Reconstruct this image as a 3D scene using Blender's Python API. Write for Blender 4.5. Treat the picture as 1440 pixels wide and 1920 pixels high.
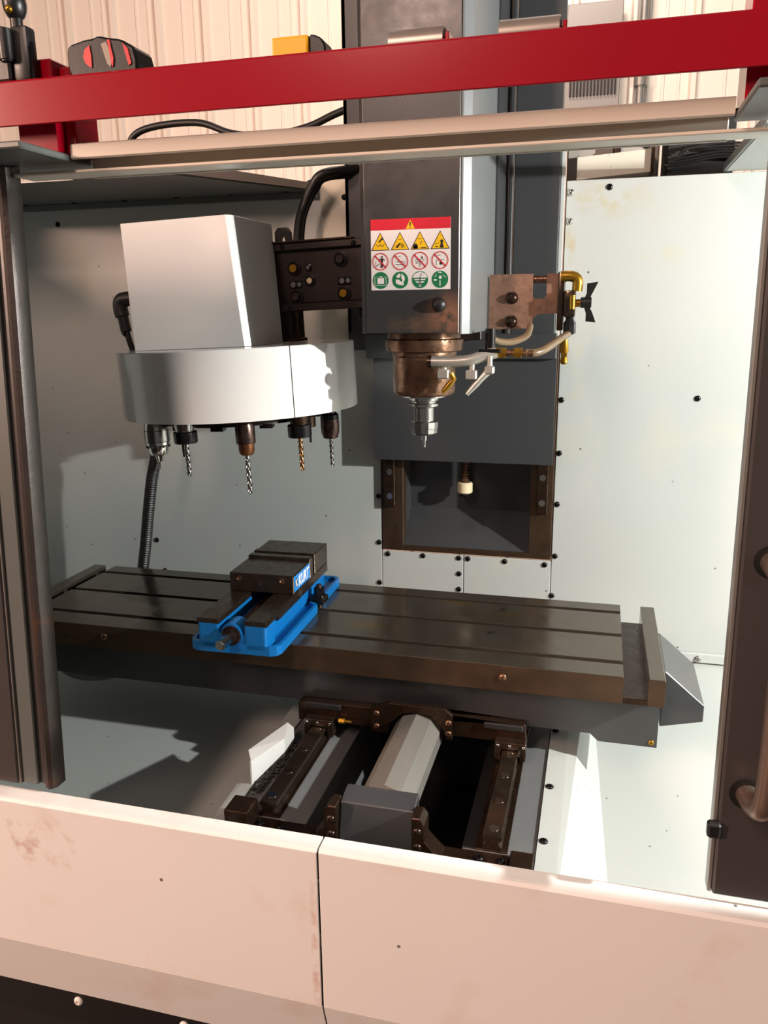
import bpy, bmesh, math, random
from mathutils import Vector, Matrix
for o in list(bpy.data.objects): bpy.data.objects.remove(o)
SC = bpy.context.scene; COL = SC.collection
R = math.radians
random.seed(7)

# ------------------------------------------------------------------ camera
cam = bpy.data.cameras.new('camera'); camo = bpy.data.objects.new('camera', cam); COL.objects.link(camo)
yaw, pit, rol = 0.2609, 0.2468, -0.0119
fw = Vector((-math.sin(yaw)*math.cos(pit), math.cos(yaw)*math.cos(pit), -math.sin(pit)))
rt = Vector((math.cos(yaw), math.sin(yaw), 0)); up = rt.cross(fw)
r2 = math.cos(rol)*rt + math.sin(rol)*up; u2 = -math.sin(rol)*rt + math.cos(rol)*up
camo.matrix_world = Matrix(((r2.x, u2.x, -fw.x, 0.7788), (r2.y, u2.y, -fw.y, -1.4888), (r2.z, u2.z, -fw.z, 0.6894), (0, 0, 0, 1)))
cam.sensor_fit = 'VERTICAL'; cam.sensor_height = 36; cam.lens = 1512.7*36/1920; cam.clip_start = 0.02
SC.camera = camo

# ------------------------------------------------------------------ light
w = bpy.data.worlds.new('shop_air'); SC.world = w; w.use_nodes = True
w.node_tree.nodes['Background'].inputs[0].default_value = (1.0, 0.93, 0.88, 1)
w.node_tree.nodes['Background'].inputs[1].default_value = 0.14
def lamp(name, kind, loc, energy, color, aim=None, **kw):
    l = bpy.data.lights.new(name, kind); l.energy = energy; l.color = color
    for k, v in kw.items(): setattr(l, k, v)
    o = bpy.data.objects.new(name, l); COL.objects.link(o); o.location = loc
    if aim: o.rotation_euler = (Vector(aim)-Vector(loc)).to_track_quat('-Z', 'Y').to_euler()
    return o
lamp('work_light', 'POINT', (2.50, -0.45, 0.96), 335, (0.99, 1.0, 0.97), shadow_soft_size=0.02)
lamp('shop_fill_light', 'AREA', (-4.4, -4.2, 2.1), 400, (1.0, 0.66, 0.51), aim=(0.4, -0.5, -0.2), shape='RECTANGLE', size=0.5, size_y=1.2)  # unseen lamp added at far left to brighten the front panels, not the interior
lamp('shop_fill_light', 'AREA', (-0.3, -3.2, 2.7), 70, (1.0, 0.68, 0.56), aim=(0.4, 0, 0.2), shape='RECTANGLE', size=0.35, size_y=1.2)
lamp('shop_fill_light', 'AREA', (0.2, 1.6, 3.4), 72, (1.0, 0.86, 0.79), aim=(0.0, 3.4, 1.5), shape='RECTANGLE', size=1.2, size_y=0.4)
SC.view_settings.view_transform = 'Standard'; SC.view_settings.look = 'None'
SC.view_settings.gamma = 1; SC.view_settings.use_curve_mapping = False; SC.view_settings.exposure = 0.0

# ------------------------------------------------------------------ materials
def s2l(c): return tuple((x/12.92 if x <= .04045 else ((x+.055)/1.055)**2.4) for x in [v/255 for v in c])
MATS = {}
def mat(name, rgb, rough=.5, metal=0., var=.0, vscale=6., rvar=0., bump=0., bscale=60., specks=0., speck_scale=30., stain=None, stain_amt=0., stain_scale=5., coat=0., stretch=None, spots=()):
    m = bpy.data.materials.new(name); m.use_nodes = True; N = m.node_tree.nodes; L = m.node_tree.links
    b = N['Principled BSDF']; base = s2l(rgb)
    b.inputs['Base Color'].default_value = (*base, 1); b.inputs['Roughness'].default_value = rough; b.inputs['Metallic'].default_value = metal
    if coat: b.inputs['Coat Weight'].default_value = coat; b.inputs['Coat Roughness'].default_value = .08
    tc = N.new('ShaderNodeTexCoord'); vec = tc.outputs['Object']
    if stretch:
        mp = N.new('ShaderNodeMapping'); mp.inputs['Scale'].default_value = stretch; L.new(vec, mp.inputs['Vector']); vec = mp.outputs[0]
    cur = None
    def mix(fac, col):
        nonlocal cur
        x = N.new('ShaderNodeMix'); x.data_type = 'RGBA'
        if cur is None: x.inputs[6].default_value = (*base, 1)
        else: L.new(cur, x.inputs[6])
        x.inputs[7].default_value = (*col, 1); L.new(fac, x.inputs[0]); cur = x.outputs[2]
    def noise(scale, det=4, rg=.55):
        n = N.new('ShaderNodeTexNoise'); n.inputs['Scale'].default_value = scale; n.inputs['Detail'].default_value = det; n.inputs['Roughness'].default_value = rg
        L.new(vec, n.inputs['Vector']); return n.outputs['Fac']
    def rng(x, a, bb, lo, hi):
        r = N.new('ShaderNodeMapRange'); r.inputs[1].default_value = a; r.inputs[2].default_value = bb; r.inputs[3].default_value = lo; r.inputs[4].default_value = hi
        L.new(x, r.inputs[0]); return r.outputs[0]
    if var: mix(rng(noise(vscale, 6), .3, .7, 0, var), tuple(x*.45 for x in base))
    if stain_amt: mix(rng(noise(stain_scale, 5, .6), .56, .72, 0, stain_amt), s2l(stain))
    for (px, py, pz), (ax, ay, az), col, amt, thr in spots:
        mp = N.new('ShaderNodeMapping'); mp.vector_type = 'POINT'; mp.inputs['Location'].default_value = (-px/ax, -py/ay, -pz/az); mp.inputs['Scale'].default_value = (1/ax, 1/ay, 1/az)
        L.new(tc.outputs['Object'], mp.inputs['Vector']); ln = N.new('ShaderNodeVectorMath'); ln.operation = 'LENGTH'; L.new(mp.outputs[0], ln.inputs[0])
        a = rng(ln.outputs['Value'], .2, 1, 1, 0); k = rng(noise(stain_scale*3, 6, .65), thr, thr+.14, 0, amt)
        mu = N.new('ShaderNodeMath'); mu.operation = 'MULTIPLY'; L.new(a, mu.inputs[0]); L.new(k, mu.inputs[1]); mix(mu.outputs[0], s2l(col))
    if specks:
        v = N.new('ShaderNodeTexVoronoi'); v.inputs['Scale'].default_value = speck_scale; L.new(tc.outputs['Object'], v.inputs['Vector'])
        sep = N.new('ShaderNodeSeparateColor'); L.new(v.outputs['Color'], sep.inputs[0])
        a = rng(v.outputs['Distance'], .05, .085, 1, 0); k = rng(sep.outputs[0], 1-specks, 1-specks+.02, 0, .85)
        mu = N.new('ShaderNodeMath'); mu.operation = 'MULTIPLY'; L.new(a, mu.inputs[0]); L.new(k, mu.inputs[1])
        mix(mu.outputs[0], s2l((48, 40, 32)))
    if cur is not None: L.new(cur, b.inputs['Base Color'])
    if rvar: L.new(rng(noise(vscale*1.7, 5), .3, .7, max(.03, rough-rvar), min(1, rough+rvar)), b.inputs['Roughness'])
    if bump:
        bp = N.new('ShaderNodeBump'); bp.inputs['Strength'].default_value = bump; bp.inputs['Distance'].default_value = .002
        L.new(noise(bscale, 4), bp.inputs['Height']); L.new(bp.outputs[0], b.inputs['Normal'])
    MATS[name] = m; return m
mat('white_panel', (180, 183, 179), .32, var=.06, vscale=3, specks=.25, speck_scale=26, stain=(214, 200, 150), stain_amt=.25, stain_scale=4)
mat('white_floor', (174, 177, 173), .34, var=.06, vscale=3, specks=.35, speck_scale=34)
mat('white_paint', (222, 220, 216), .16, var=.03, vscale=4, coat=.5)
mat('stained_white', (214, 208, 190), .4, var=.1, vscale=8, stain=(150, 112, 40), stain_amt=.9, stain_scale=7, specks=.5, speck_scale=60)
mat('front_white', (234, 232, 228), .38, var=.04, vscale=5, stain=(205, 170, 140), stain_amt=.25, stain_scale=6, specks=.08, speck_scale=22)
mat('front_scuffed', (234, 232, 228), .38, var=.04, vscale=5, stain=(205, 170, 140), stain_amt=.25, stain_scale=6, specks=.08, speck_scale=22,
    spots=[((.08, .0, .33), (.13, .05, .06), (168, 96, 66), .6, .52), ((.03, .0, .28), (.16, .05, .05), (176, 110, 80), .4, .56), ((.573, 0, .2), (.008, .05, .2), (190, 120, 84), .6, .42)])
mat('wall_stained', (180, 183, 179), .32, var=.06, vscale=3, specks=.25, speck_scale=26, stain=(214, 200, 150), stain_amt=.2, stain_scale=4,
    spots=[((.287, 0, 1.14), (.022, .1, .07), (176, 142, 40), .85, .42), ((.36, 0, 1.24), (.13, .1, .06), (176, 158, 96), .55, .46), ((.30, 0, .83), (.05, .1, .13), (196, 186, 130), .5, .48), ((.50, 0, 1.12), (.1, .1, .13), (190, 180, 130), .35, .5)])
mat('cream_rail', (218, 210, 196), .35, var=.1, vscale=9, specks=.25, speck_scale=40)
mat('grey_paint', (57, 58, 59), .28, var=.12, vscale=5, bump=.03, bscale=220, specks=.1, speck_scale=30)
mat('head_grey', (56, 55, 54), .3, var=.2, vscale=9, bump=.05, bscale=240, stain=(92, 74, 58), stain_amt=.3, stain_scale=9, rvar=.1, spots=[((.065, -.1, .075), (.05, .03, .05), (158, 108, 80), .7, .36), ((-.0, -.1, .06), (.06, .03, .03), (120, 88, 66), .5, .4)])
mat('handle_steel', (150, 128, 116), .34, .8, var=.15, vscale=30)
mat('door_grey', (62, 57, 56), .34, var=.15, vscale=7, bump=.03, bscale=200)
mat('frame_green_grey', (92, 97, 94), .35, var=.15, vscale=8)
mat('worn_edge', (62, 54, 50), .4, .45, var=.5, vscale=40, bump=.25, bscale=160, stain=(120, 64, 30), stain_amt=.6, stain_scale=9)
mat('light_grey_paint', (104, 106, 106), .3, var=.1, vscale=6)
mat('cast_iron', (106, 98, 86), .2, .75, var=.3, vscale=14, rvar=.07, bump=.02, bscale=260, stain=(84, 62, 24), stain_amt=.3, stain_scale=6, spots=[((.295, .13, .12), (.05, .02, .05), (120, 92, 14), .8, .3), ((.12, -.06, .12), (.06, .03, .05), (120, 92, 14), .7, .3), ((.43, .08, .12), (.04, .015, .05), (120, 92, 14), .7, .3)])
mat('cast_iron_side', (88, 68, 52), .38, .7, var=.45, vscale=18, rvar=.12, bump=.08, bscale=200)
mat('oily_steel', (66, 48, 36), .26, .75, var=.55, vscale=22, rvar=.12, bump=.1, bscale=140)
mat('bronze_steel', (132, 98, 76), .3, .75, var=.75, specks=.8, speck_scale=220, vscale=34, rvar=.15, bump=.25, bscale=170)
mat('dark_bracket', (46, 36, 33), .4, .5, var=.4, vscale=25, bump=.1, bscale=160)
mat('steel', (176, 172, 168), .22, 1., var=.15, vscale=30)
mat('bracket_copper', (166, 126, 104), .42, .55, var=.75, vscale=70, specks=.8, speck_scale=260, bump=.2, bscale=200)
mat('pipe_metal', (188, 184, 174), .34, .6, var=.2, vscale=40)
mat('bright_steel', (205, 203, 200), .14, 1.)
mat('rail_steel', (104, 88, 74), .2, .9, var=.5, vscale=22, rvar=.1)
mat('tube_steel', (152, 146, 138), .34, .45, var=.2, vscale=6, stretch=(8, .6, 8))
mat('black_steel', (40, 38, 38), .22, .7, var=.2, vscale=40)
mat('burnt_steel', (84, 66, 60), .28, .85, var=.4, vscale=40, rvar=.1)
mat('rust_steel', (116, 72, 42), .35, .8, var=.4, vscale=50)
mat('gold_steel', (196, 156, 116), .2, 1.)
mat('brass', (178, 134, 44), .3, .85, var=.6, vscale=50)
mat('blue_paint', (12, 104, 172), .3, var=.12, vscale=20, bump=.06, bscale=120)
mat('label_blue', (24, 124, 200), .35)
mat('vise_steel', (76, 64, 54), .26, .8, var=.35, vscale=24, rvar=.1, bump=.04, bscale=200)
mat('red_paint', (152, 0, 26), .2, var=.1, vscale=5, coat=.15, bump=.02, bscale=60)
mat('black_rubber', (22, 21, 21), .45)
mat('black_plastic', (17, 16, 16), .38, bump=.05, bscale=300)
mat('dark_pit', (20, 17, 15), .6)
mat('nylon', (222, 204, 168), .4, var=.15, vscale=30)
mat('tape_red', (205, 40, 45), .4)
mat('tape_yellow', (232, 176, 18), .35)
mat('tape_grey', (150, 140, 128), .4)
mat('hose_clear', (110, 88, 62), .3, var=.4, vscale=30)
mat('sticker_white', (236, 228, 224), .35)
mat('sticker_red', (206, 18, 44), .35)
mat('sticker_yellow', (240, 190, 16), .35)
mat('sticker_black', (26, 24, 22), .4)
mat('sticker_green', (26, 118, 74), .35)
mat('shop_panel', (224, 208, 192), .42, var=.05, vscale=2)
mat('shop_floor', (54, 38, 28), .55, var=.5, vscale=6, bump=.3, bscale=30)
mat('galvanised', (150, 146, 140), .35, .6, var=.2, vscale=20)
mat('cabinet_grey', (176, 166, 156), .45, var=.25, vscale=9, specks=.3, speck_scale=50)
mat('chip', (38, 28, 22), .5, .3)
mat('grille_grey', (140, 134, 128), .4, .3)

# ------------------------------------------------------------------ helpers
def origin(o):
    v = Vector((0, 0, 0))
    while o is not None: v = v + o.location; o = o.parent
    return v
def obj(name, bm, m, parent=None, smooth=False, label=None):
    me = bpy.data.meshes.new(name)
    bmesh.ops.recalc_face_normals(bm, faces=bm.faces)
    o = bpy.data.objects.new(name, me); COL.objects.link(o)
    if parent is not None:
        bmesh.ops.translate(bm, verts=bm.verts, vec=-origin(parent)); o.parent = parent
    bm.to_mesh(me); bm.free()
    me.materials.append(MATS[m] if isinstance(m, str) else m)
    if smooth:
        for p in me.polygons: p.use_smooth = True
        me.set_sharp_from_angle(angle=R(38))
    if label: o['label'] = label
    return o
def thing(name, label, cat, loc=(0, 0, 0), group=None, kind=None):
    o = bpy.data.objects.new(name, None); COL.objects.link(o); o.location = loc; o.empty_display_size = .02
    o['label'] = label; o['category'] = cat
    if group: o['group'] = group
    if kind: o['kind'] = kind
    return o
def tag(o, label, cat, group=None, kind=None):
    o['label'] = label; o['category'] = cat
    if group: o['group'] = group
    if kind: o['kind'] = kind
    return o
def B(): return bmesh.new()
def join(bm, tmp):
    me = bpy.data.meshes.new('tmp'); tmp.to_mesh(me); tmp.free(); bm.from_mesh(me); bpy.data.meshes.remove(me); return bm
def box(bm, x0, x1, y0, y1, z0, z1, bev=.0012, seg=1):
    t = B(); bmesh.ops.create_cube(t, size=1)
    for v in t.verts: v.co = Vector(((x0+x1)/2+v.co.x*(x1-x0), (y0+y1)/2+v.co.y*(y1-y0), (z0+z1)/2+v.co.z*(z1-z0)))
    bev = min(bev, .3*min(abs(x1-x0), abs(y1-y0), abs(z1-z0)))
    if bev > 0: bmesh.ops.bevel(t, geom=t.edges[:], offset=bev, segments=seg, affect='EDGES', profile=.5)
    return join(bm, t)
def prism(bm, pts, axis, a, b, bev=0.):
    """2D outline extruded: axis 'x' -> pts are (y,z); 'y' -> (x,z); 'z' -> (x,y)"""
    t = B()
    f = {'x': lambda p, q: (q, p[0], p[1]), 'y': lambda p, q: (p[0], q, p[1]), 'z': lambda p, q: (p[0], p[1], q)}[axis]
    A = [t.verts.new(f(p, a)) for p in pts]; C = [t.verts.new(f(p, b)) for p in pts]
    n = len(pts)
    t.faces.new(A); t.faces.new(C[::-1])
    for i in range(n): t.faces.new((A[i], C[i], C[(i+1) % n], A[(i+1) % n]))
    bmesh.ops.recalc_face_normals(t, faces=t.faces)
    if bev: bmesh.ops.bevel(t, geom=t.edges[:], offset=bev, segments=1, affect='EDGES')
    return join(bm, t)
def poly(bm, vs, faces):
    V = [bm.verts.new(v) for v in vs]
    for f in faces: bm.faces.new([V[i] for i in f])
    return bm
def frame(d):
    d = Vector(d).normalized(); a = Vector((0, 0, 1)) if abs(d.z) < .9 else Vector((1, 0, 0))
    x = a.cross(d).normalized(); return x, d.cross(x)
def cyl(bm, p0, p1, r0, r1=None, seg=20, bev=0., start=0.):
    r1 = r0 if r1 is None else r1; p0 = Vector(p0); p1 = Vector(p1); x, y = frame(p1-p0); t = B()
    ring = lambda c, r: [t.verts.new(c+r*(math.cos(a)*x+math.sin(a)*y)) for a in [start+2*math.pi*i/seg for i in range(seg)]]
    A, C = ring(p0, r0), ring(p1, r1); t.faces.new(A[::-1]); t.faces.new(C)
    for i in range(seg): t.faces.new((A[i], A[(i+1) % seg], C[(i+1) % seg], C[i]))
    if bev: bmesh.ops.bevel(t, geom=[e for f in t.faces if len(f.verts) == seg for e in f.edges], offset=bev, segments=2, affect='EDGES')
    return join(bm, t)
def lathe(bm, c, prof, seg=32, axis=(0, 0, 1), flute=None):
    """prof: (r, h) along axis from c"""
    c = Vector(c); d = Vector(axis).normalized(); x, y = frame(d); rings = []
    for r, h in prof:
        rings.append([bm.verts.new(c+d*h+r*(math.cos(2*math.pi*i/seg)*x+math.sin(2*math.pi*i/seg)*y)) for i in range(seg)])
    for a, b in zip(rings, rings[1:]):
        for i in range(seg): bm.faces.new((a[i], a[(i+1) % seg], b[(i+1) % seg], b[i]))
    bm.faces.new(rings[0][::-1]); bm.faces.new(rings[-1]); return bm
def smooth_path(pts, n=8):
    P = [Vector(p) for p in pts]; out = []
    for i in range(len(P)-1):
        a, b, c, d = P[max(i-1, 0)], P[i], P[i+1], P[min(i+2, len(P)-1)]
        for k in range(n):
            t = k/n; out.append(.5*((2*b)+(c-a)*t+(2*a-5*b+4*c-d)*t*t+(3*b-a-3*c+d)*t**3))
    return out+[P[-1]]
def tube(bm, pts, r, seg=12, n=8, rad=None):
    P = smooth_path(pts, n) if n > 1 else [Vector(p) for p in pts]; rings = []; px = None
    for i, p in enumerate(P):
        d = (P[min(i+1, len(P)-1)]-P[max(i-1, 0)]).normalized()
        if px is None: px, _ = frame(d)
        px = (px-d*px.dot(d)).normalized(); py = d.cross(px); rr = rad(i) if rad else r
        rings.append([bm.verts.new(p+rr*(math.cos(2*math.pi*k/seg)*px+math.sin(2*math.pi*k/seg)*py)) for k in range(seg)])
    for a, b in zip(rings, rings[1:]):
        for k in range(seg): bm.faces.new((a[k], a[(k+1) % seg], b[(k+1) % seg], b[k]))
    bm.faces.new(rings[0][::-1]); bm.faces.new(rings[-1]); return bm
def sphere(bm, c, r, sx=1, sy=1, sz=1, seg=16):
    t = B(); bmesh.ops.create_uvsphere(t, u_segments=seg, v_segments=seg//2, radius=r)
    for v in t.verts: v.co = Vector((c[0]+v.co.x*sx, c[1]+v.co.y*sy, c[2]+v.co.z*sz))
    return join(bm, t)
def drill(bm, c, r, length, twist=900, seg=16, n=44):
    """fluted twist drill pointing down from c"""
    rings = []
    for k in range(n+1):
        t = k/n; z = -length*t; tw = R(twist)*max(0, t-.1); ring = []
        f = 1 if t > .1 else 0
        tip = 1 if t < .95 else max(.05, (1-t)/.05)
        for i in range(seg):
            a = 2*math.pi*i/seg; q = abs(math.cos(a)); rr = r*1.12*tip*((1-f)*.85+f*(.55+.45*min(1, q*1.25)))
            ring.append(bm.verts.new((c[0]+rr*math.cos(a+tw), c[1]+rr*math.sin(a+tw), c[2]+z)))
        rings.append(ring)
    for a, b in zip(rings, rings[1:]):
        for i in range(seg): bm.faces.new((a[i], b[i], b[(i+1) % seg], a[(i+1) % seg]))
    bm.faces.new(rings[0]); bm.faces.new(rings[-1][::-1]); return bm
def dome(p, d, r, m, parent, name='screw', h=.55):
    bm = B(); lathe(bm, p, [(r, 0), (r*.97, r*h*.4), (r*.75, r*h*.8), (r*.42, r*h), (r*.38, r*h*.45), (.0001, r*h*.45)], 14, d)
    return obj(name, bm, m, parent, True)

# ------------------------------------------------------------------ setting
bm = B(); box(bm, -6, 7, -4.5, 3.45, -.98, -.95, 0)
fl = obj('floor', bm, 'shop_floor'); fl['kind'] = 'structure'
wall = bpy.data.objects.new('wall_back', None); COL.objects.link(wall); wall.location = (0, 3.4, -.95); wall['kind'] = 'structure'
for k in range(9):                                     # ribbed steel sheets of the shop wall, one object each
    x0 = -4.6+k*.915; pr = []
    for j in range(3):
        b0 = x0+j*.305
        pr += [(b0, 0), (b0+.118, 0), (b0+.122, -.006), (b0+.134, -.006), (b0+.138, 0), (b0+.196, 0), (b0+.2, -.006), (b0+.212, -.006), (b0+.216, 0), (b0+.256, 0), (b0+.266, -.03), (b0+.29, -.03), (b0+.3, 0)]
    pr.append((x0+.915, 0)); bm = B(); lo = [bm.verts.new((x, 3.4+y, -.95)) for x, y in pr]; hi = [bm.verts.new((x, 3.4+y, 4.2)) for x, y in pr]
    for i in range(len(pr)-1): bm.faces.new((lo[i], lo[i+1], hi[i+1], hi[i]))
    obj('wall_sheet', bm, 'shop_panel', wall)
bm = B(); box(bm, .52, .80, 3.28, 3.36, 1.55, 2.2, .004)          # louvred vent box on the shop wall
vt = thing('wall_vent', 'grey louvred vent on the shop wall, right of the machine column', 'vent', (.66, 3.3, 1.55))
obj('vent_case', bm, 'grille_grey', vt)
for i in range(14):
    bm = B(); box(bm, .545+i*.0175, .553+i*.0175, 3.262, 3.28, 1.76, 1.97, .001); obj('louvre', bm, 'black_plastic', vt)
bm = B(); cyl(bm, (.905, 3.34, 1.2), (.905, 3.34, 2.6), .022); cyl(bm, (.905, 3.34, 1.8), (.905, 3.34, 1.87), .034, bev=.004); box(bm, .87, .94, 3.36, 3.37, 1.2, 2.6, .002)
tag(obj('conduit_pipe', bm, 'galvanised', None, True), 'grey electrical conduit pipe running up the shop wall right of the vent', 'pipe')

# ------------------------------------------------------------------ machine enclosure
enc = thing('machine_enclosure', 'white sheet metal enclosure around the milling machine with screwed back panels', 'enclosure', (.4, .6, -.3))
W = .6
def panel(x0, x1, z0, z1, m='white_panel', screws=(), name='back_panel', y=W, label=None):
    bm = B(); box(bm, x0, x1, y, y+.004, z0, z1, .0012); p = obj(name, bm, m, enc, label=label)
    for sx, sz in screws: dome((sx, y, sz), (0, -1, 0), .0075, 'black_steel', p)
    return p
panel(-1.15, .2135, -.34, .985, screws=[(.206, .189), (.206, .057), (.206, -.061), (-.49, .02), (-.47, -.075), (.206, .33), (.206, .46), (-.72, .93)])
panel(.6795, 2.80, -.217, .978, 'wall_stained', screws=[(.688, .049), (.688, .19), (.688, .325), (.688, .461), (.689, .6), (.778, .96), (1.01, .47), (.684, -.062)])
for z in (.887, .952):
    bm = B(); sphere(bm, (.690, W-.004, z), .008); obj('screw', bm, 'bright_steel', enc, True)
panel(.2150, .4435, -.3, .034, screws=[(.231, .029-.004), (.331, .026), (.436-.005, .026), (.432, -.019), (.432, -.064)], label='small lower back panel left of the seam')
panel(.4455, .6780, -.3, .034, screws=[(.456, .026), (.556, .025), (.662, .023)], label='small lower back panel right of the seam')
panel(.066, .139, .6, 1.022, 'stained_white', [(.128, .965)], 'stained_plate', W-.006, 'oil-stained pale plate beside the column')
bm = B(); box(bm, -1.15, .215, W+.006, W+.010, -.34, .975, 0); box(bm, .678, 2.80, W+.006, W+.010, -.34, .975, 0); box(bm, .215, .678, W+.006, W+.010, -.34, .032, 0); obj('light_stop_sheet', bm, 'dark_pit', enc)  # hidden dark sheet added to stop light leaking through the panel gaps
bm = B(); box(bm, .94, 2.80, W-.008, W, -.2135, -.188, .002); p = obj('bottom_flange', bm, 'white_panel', enc)
for sx in (1.062, 1.3): dome((sx, W-.008, -.203), (0, -1, 0), .009, 'steel', p)
for x0, x1, side in ((-1.15, .142, 'l'), (.80, 2.80, 'r')):        # sloping floor pan, left and right of the base
    bm = B(); prism(bm, [(.6, -.2175), (-.485, -.43), (-.485, -.434), (.6, -.2215)], 'x', x0, x1); obj('floor_pan', bm, 'white_floor', enc)
bm = B(); box(bm, -1.154, -1.15, -.485, .6, -.5, .985, 0); obj('side_wall', bm, 'white_panel', enc)
bm = B(); box(bm, 2.80, 2.804, -.485, .6, -.5, .985, 0); obj('side_wall', bm, 'white_panel', enc)
bm = B(); prism(bm, [(-1.15, .6), (.060, .6), (-.211, .14), (-.40, .14), (-.40, .23), (-.6, .23), (-.6, .14), (-1.15, .14)], 'z', .981, .985)
rf = obj('roof_panel', bm, 'frame_green_grey', enc, label='roof sheet at the upper left, its shade painted in as grey')  # shade on the underside is put into the sheet's grey
for i in range(7): dome((-.95+i*.155, W-.03, .981), (0, 0, -1), .007, 'black_steel', rf)
bm = B(); box(bm, -1.15, .06, W-.012, W-.001, .966, .981, .001); obj('roof_flange', bm, 'frame_green_grey', enc)  # same grey, carries the painted roof shade down to the wall
bm = B()
poly(bm, [(.060, .6, .985), (-.211, .14, .985), (-.211, .14, 1.012), (.060, .6, 1.0), (.064, .6, .985), (-.207, .14, .985), (-.207, .14, 1.012), (.064, .6, 1.0)], [(0, 1, 2, 3), (4, 5, 6, 7), (3, 2, 6, 7), (0, 3, 7, 4), (1, 2, 6, 5), (0, 1, 5, 4)])
obj('roof_lip', bm, 'cabinet_grey', enc)
bm = B(); prism(bm, [(1.03, .6), (1.03, .10), (2.80, .10), (2.80, .6)], 'z', .981, .985); obj('roof_panel', bm, 'white_panel', enc, label='white roof sheet at the upper right')
bm = B(); box(bm, 1.024, 1.029, .10, .6, .981, 1.0, .001); obj('roof_lip', bm, 'frame_green_grey', enc)
# white sloping covers either side of the base
for sgn, xt, xb0, xb1, xi in ((1, .752, .793, .866, .7155), (-1, .136, .098, .02, .1625)):
    bm = B()
    poly(bm, [(xi, -.46, -.212), (xi, .598, -.212), (xt, .598, -.216), (xt, -.46, -.216), (xb0, .598, -.226), (xb1, -.46, -.425), (xi, -.46, -.425), (xi, .598, -.426)],
         [(0, 1, 2, 3), (3, 2, 4, 5), (0, 3, 5, 6), (1, 7, 4, 2), (0, 6, 7, 1)])
    p = obj('base_cover', bm, 'white_floor', enc)
    if sgn > 0:
        for y in (.15, -.07, -.24): dome((.7255, y, -.2125), (0, 0, 1), .008, 'black_steel', p)
# bent white chip guard by the left rail
bm = B()
A, Bp, Cc = (.160, -.198), (.187, -.092), (.185, -.033)
th = .003
vs = []
for (x, y), zt in ((A, -.163), (Bp, -.169), (Cc, -.176)):
    vs += [(x, y, -.2163), (x, y, zt), (x-th, y, -.2163), (x-th, y, zt)]
poly(bm, vs, [(0, 4, 5, 1), (4, 8, 9, 5), (2, 3, 7, 6), (6, 7, 11, 10), (1, 5, 7, 3), (5, 9, 11, 7), (0, 1, 3, 2), (8, 10, 11, 9), (0, 2, 6, 4), (4, 6, 10, 8)])
poly(bm, [(.160, -.198, -.163), (.187, -.092, -.169), (.185, -.033, -.176), (.166, -.02, -.173), (.140, -.165, -.160)], [(0, 1, 2, 3, 4)])
tag(obj('chip_guard', bm, 'white_paint'), 'small bent white sheet metal guard standing left of the left slide rail', 'guard')
bm = B()
for i in range(150):
    t = random.random(); x = .176+.022*t+random.gauss(0, .005); y = -.21+.17*t+random.gauss(0, .012); s = random.uniform(.0015, .005)
    tb = B(); bmesh.ops.create_icosphere(tb, subdivisions=1, radius=s)
    for v in tb.verts: v.co = Vector((x+v.co.x*1.4, y+v.co.y, -.2115+s*.5+v.co.z*.6))
    join(bm, tb)
tag(obj('metal_chips', bm, 'chip'), 'dark metal chips heaped along the left slide rail beside the white guard', 'swarf', kind='stuff')

# ------------------------------------------------------------------ column and z slide opening
colm = thing('machine_column', 'tall dark grey machine column behind the spindle head', 'column', (.4, .6, .0))
bm = B(); box(bm, .139, .545, .566, .598, .585, 2.0, .002); box(bm, .139, .150, .566, .72, .63, 2.0, .002); obj('column_plate', bm, 'grey_paint', colm)
bm = B(); box(bm, .547, .557, .560, .598, .585, 2.0, .002); obj('plate_edge', bm, 'grey_paint', colm)
bm = B(); box(bm, .559, .666, .570, .598, .585, 2.0, .002); obj('column_plate', bm, 'grey_paint', colm)
bm = B(); box(bm, .6662, .676, .585, .598, .60, 1.1, .001); obj('edge_strip', bm, 'white_panel', colm)
# recess: brown machined frame, grey sloping pocket, rails, ball screw
bm = B(); box(bm, .2165, .276, .5985, .64, .038, .62, .001); box(bm, .618, .6765, .5985, .64, .038, .62, .001); box(bm, .276, .618, .5985, .64, .038, .053, .001)
obj('recess_frame', bm, 'cast_iron_side', colm)
bm = B()
poly(bm, [(.276, .605, .053), (.618, .605, .053), (.272, .712, .138), (.608, .712, .138), (.276, .605, .62), (.618, .605, .62), (.272, .712, .62), (.608, .712, .62)],
     [(0, 1, 3, 2), (0, 2, 6, 4), (1, 5, 7, 3), (2, 3, 7, 6)])
obj('recess_pocket', bm, 'grey_paint', colm)
for x0, x1 in ((.228, .256), (.636, .664)):
    bm = B(); box(bm, x0, x1, .583, .5985, .165, .6, .002); p = obj('linear_rail', bm, 'oily_steel', colm)
    for z in (.195, .262, .33): bm = B(); cyl(bm, ((x0+x1)/2, .5832, z), ((x0+x1)/2, .5818, z), .0085); obj('plug', bm, 'steel', p)
bm = B(); prof = [(.011, .0)]
for i in range(40): prof += [(.012, i*.008+.001), (.0095, i*.008+.005)]
lathe(bm, (.436, .66, .225), prof, 20); obj('ball_screw', bm, 'bronze_steel', colm, True)
bm = B(); lathe(bm, (.436, .66, .196), [(.018, 0), (.021, .003), (.021, .027), (.018, .03)], 24); obj('bump_stop', bm, 'nylon', colm, True)
bm = B(); lathe(bm, (.436, .66, .184), [(.008, 0), (.015, .004), (.015, .012)], 16); obj('end_nut', bm, 'black_steel', colm, True)

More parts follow.
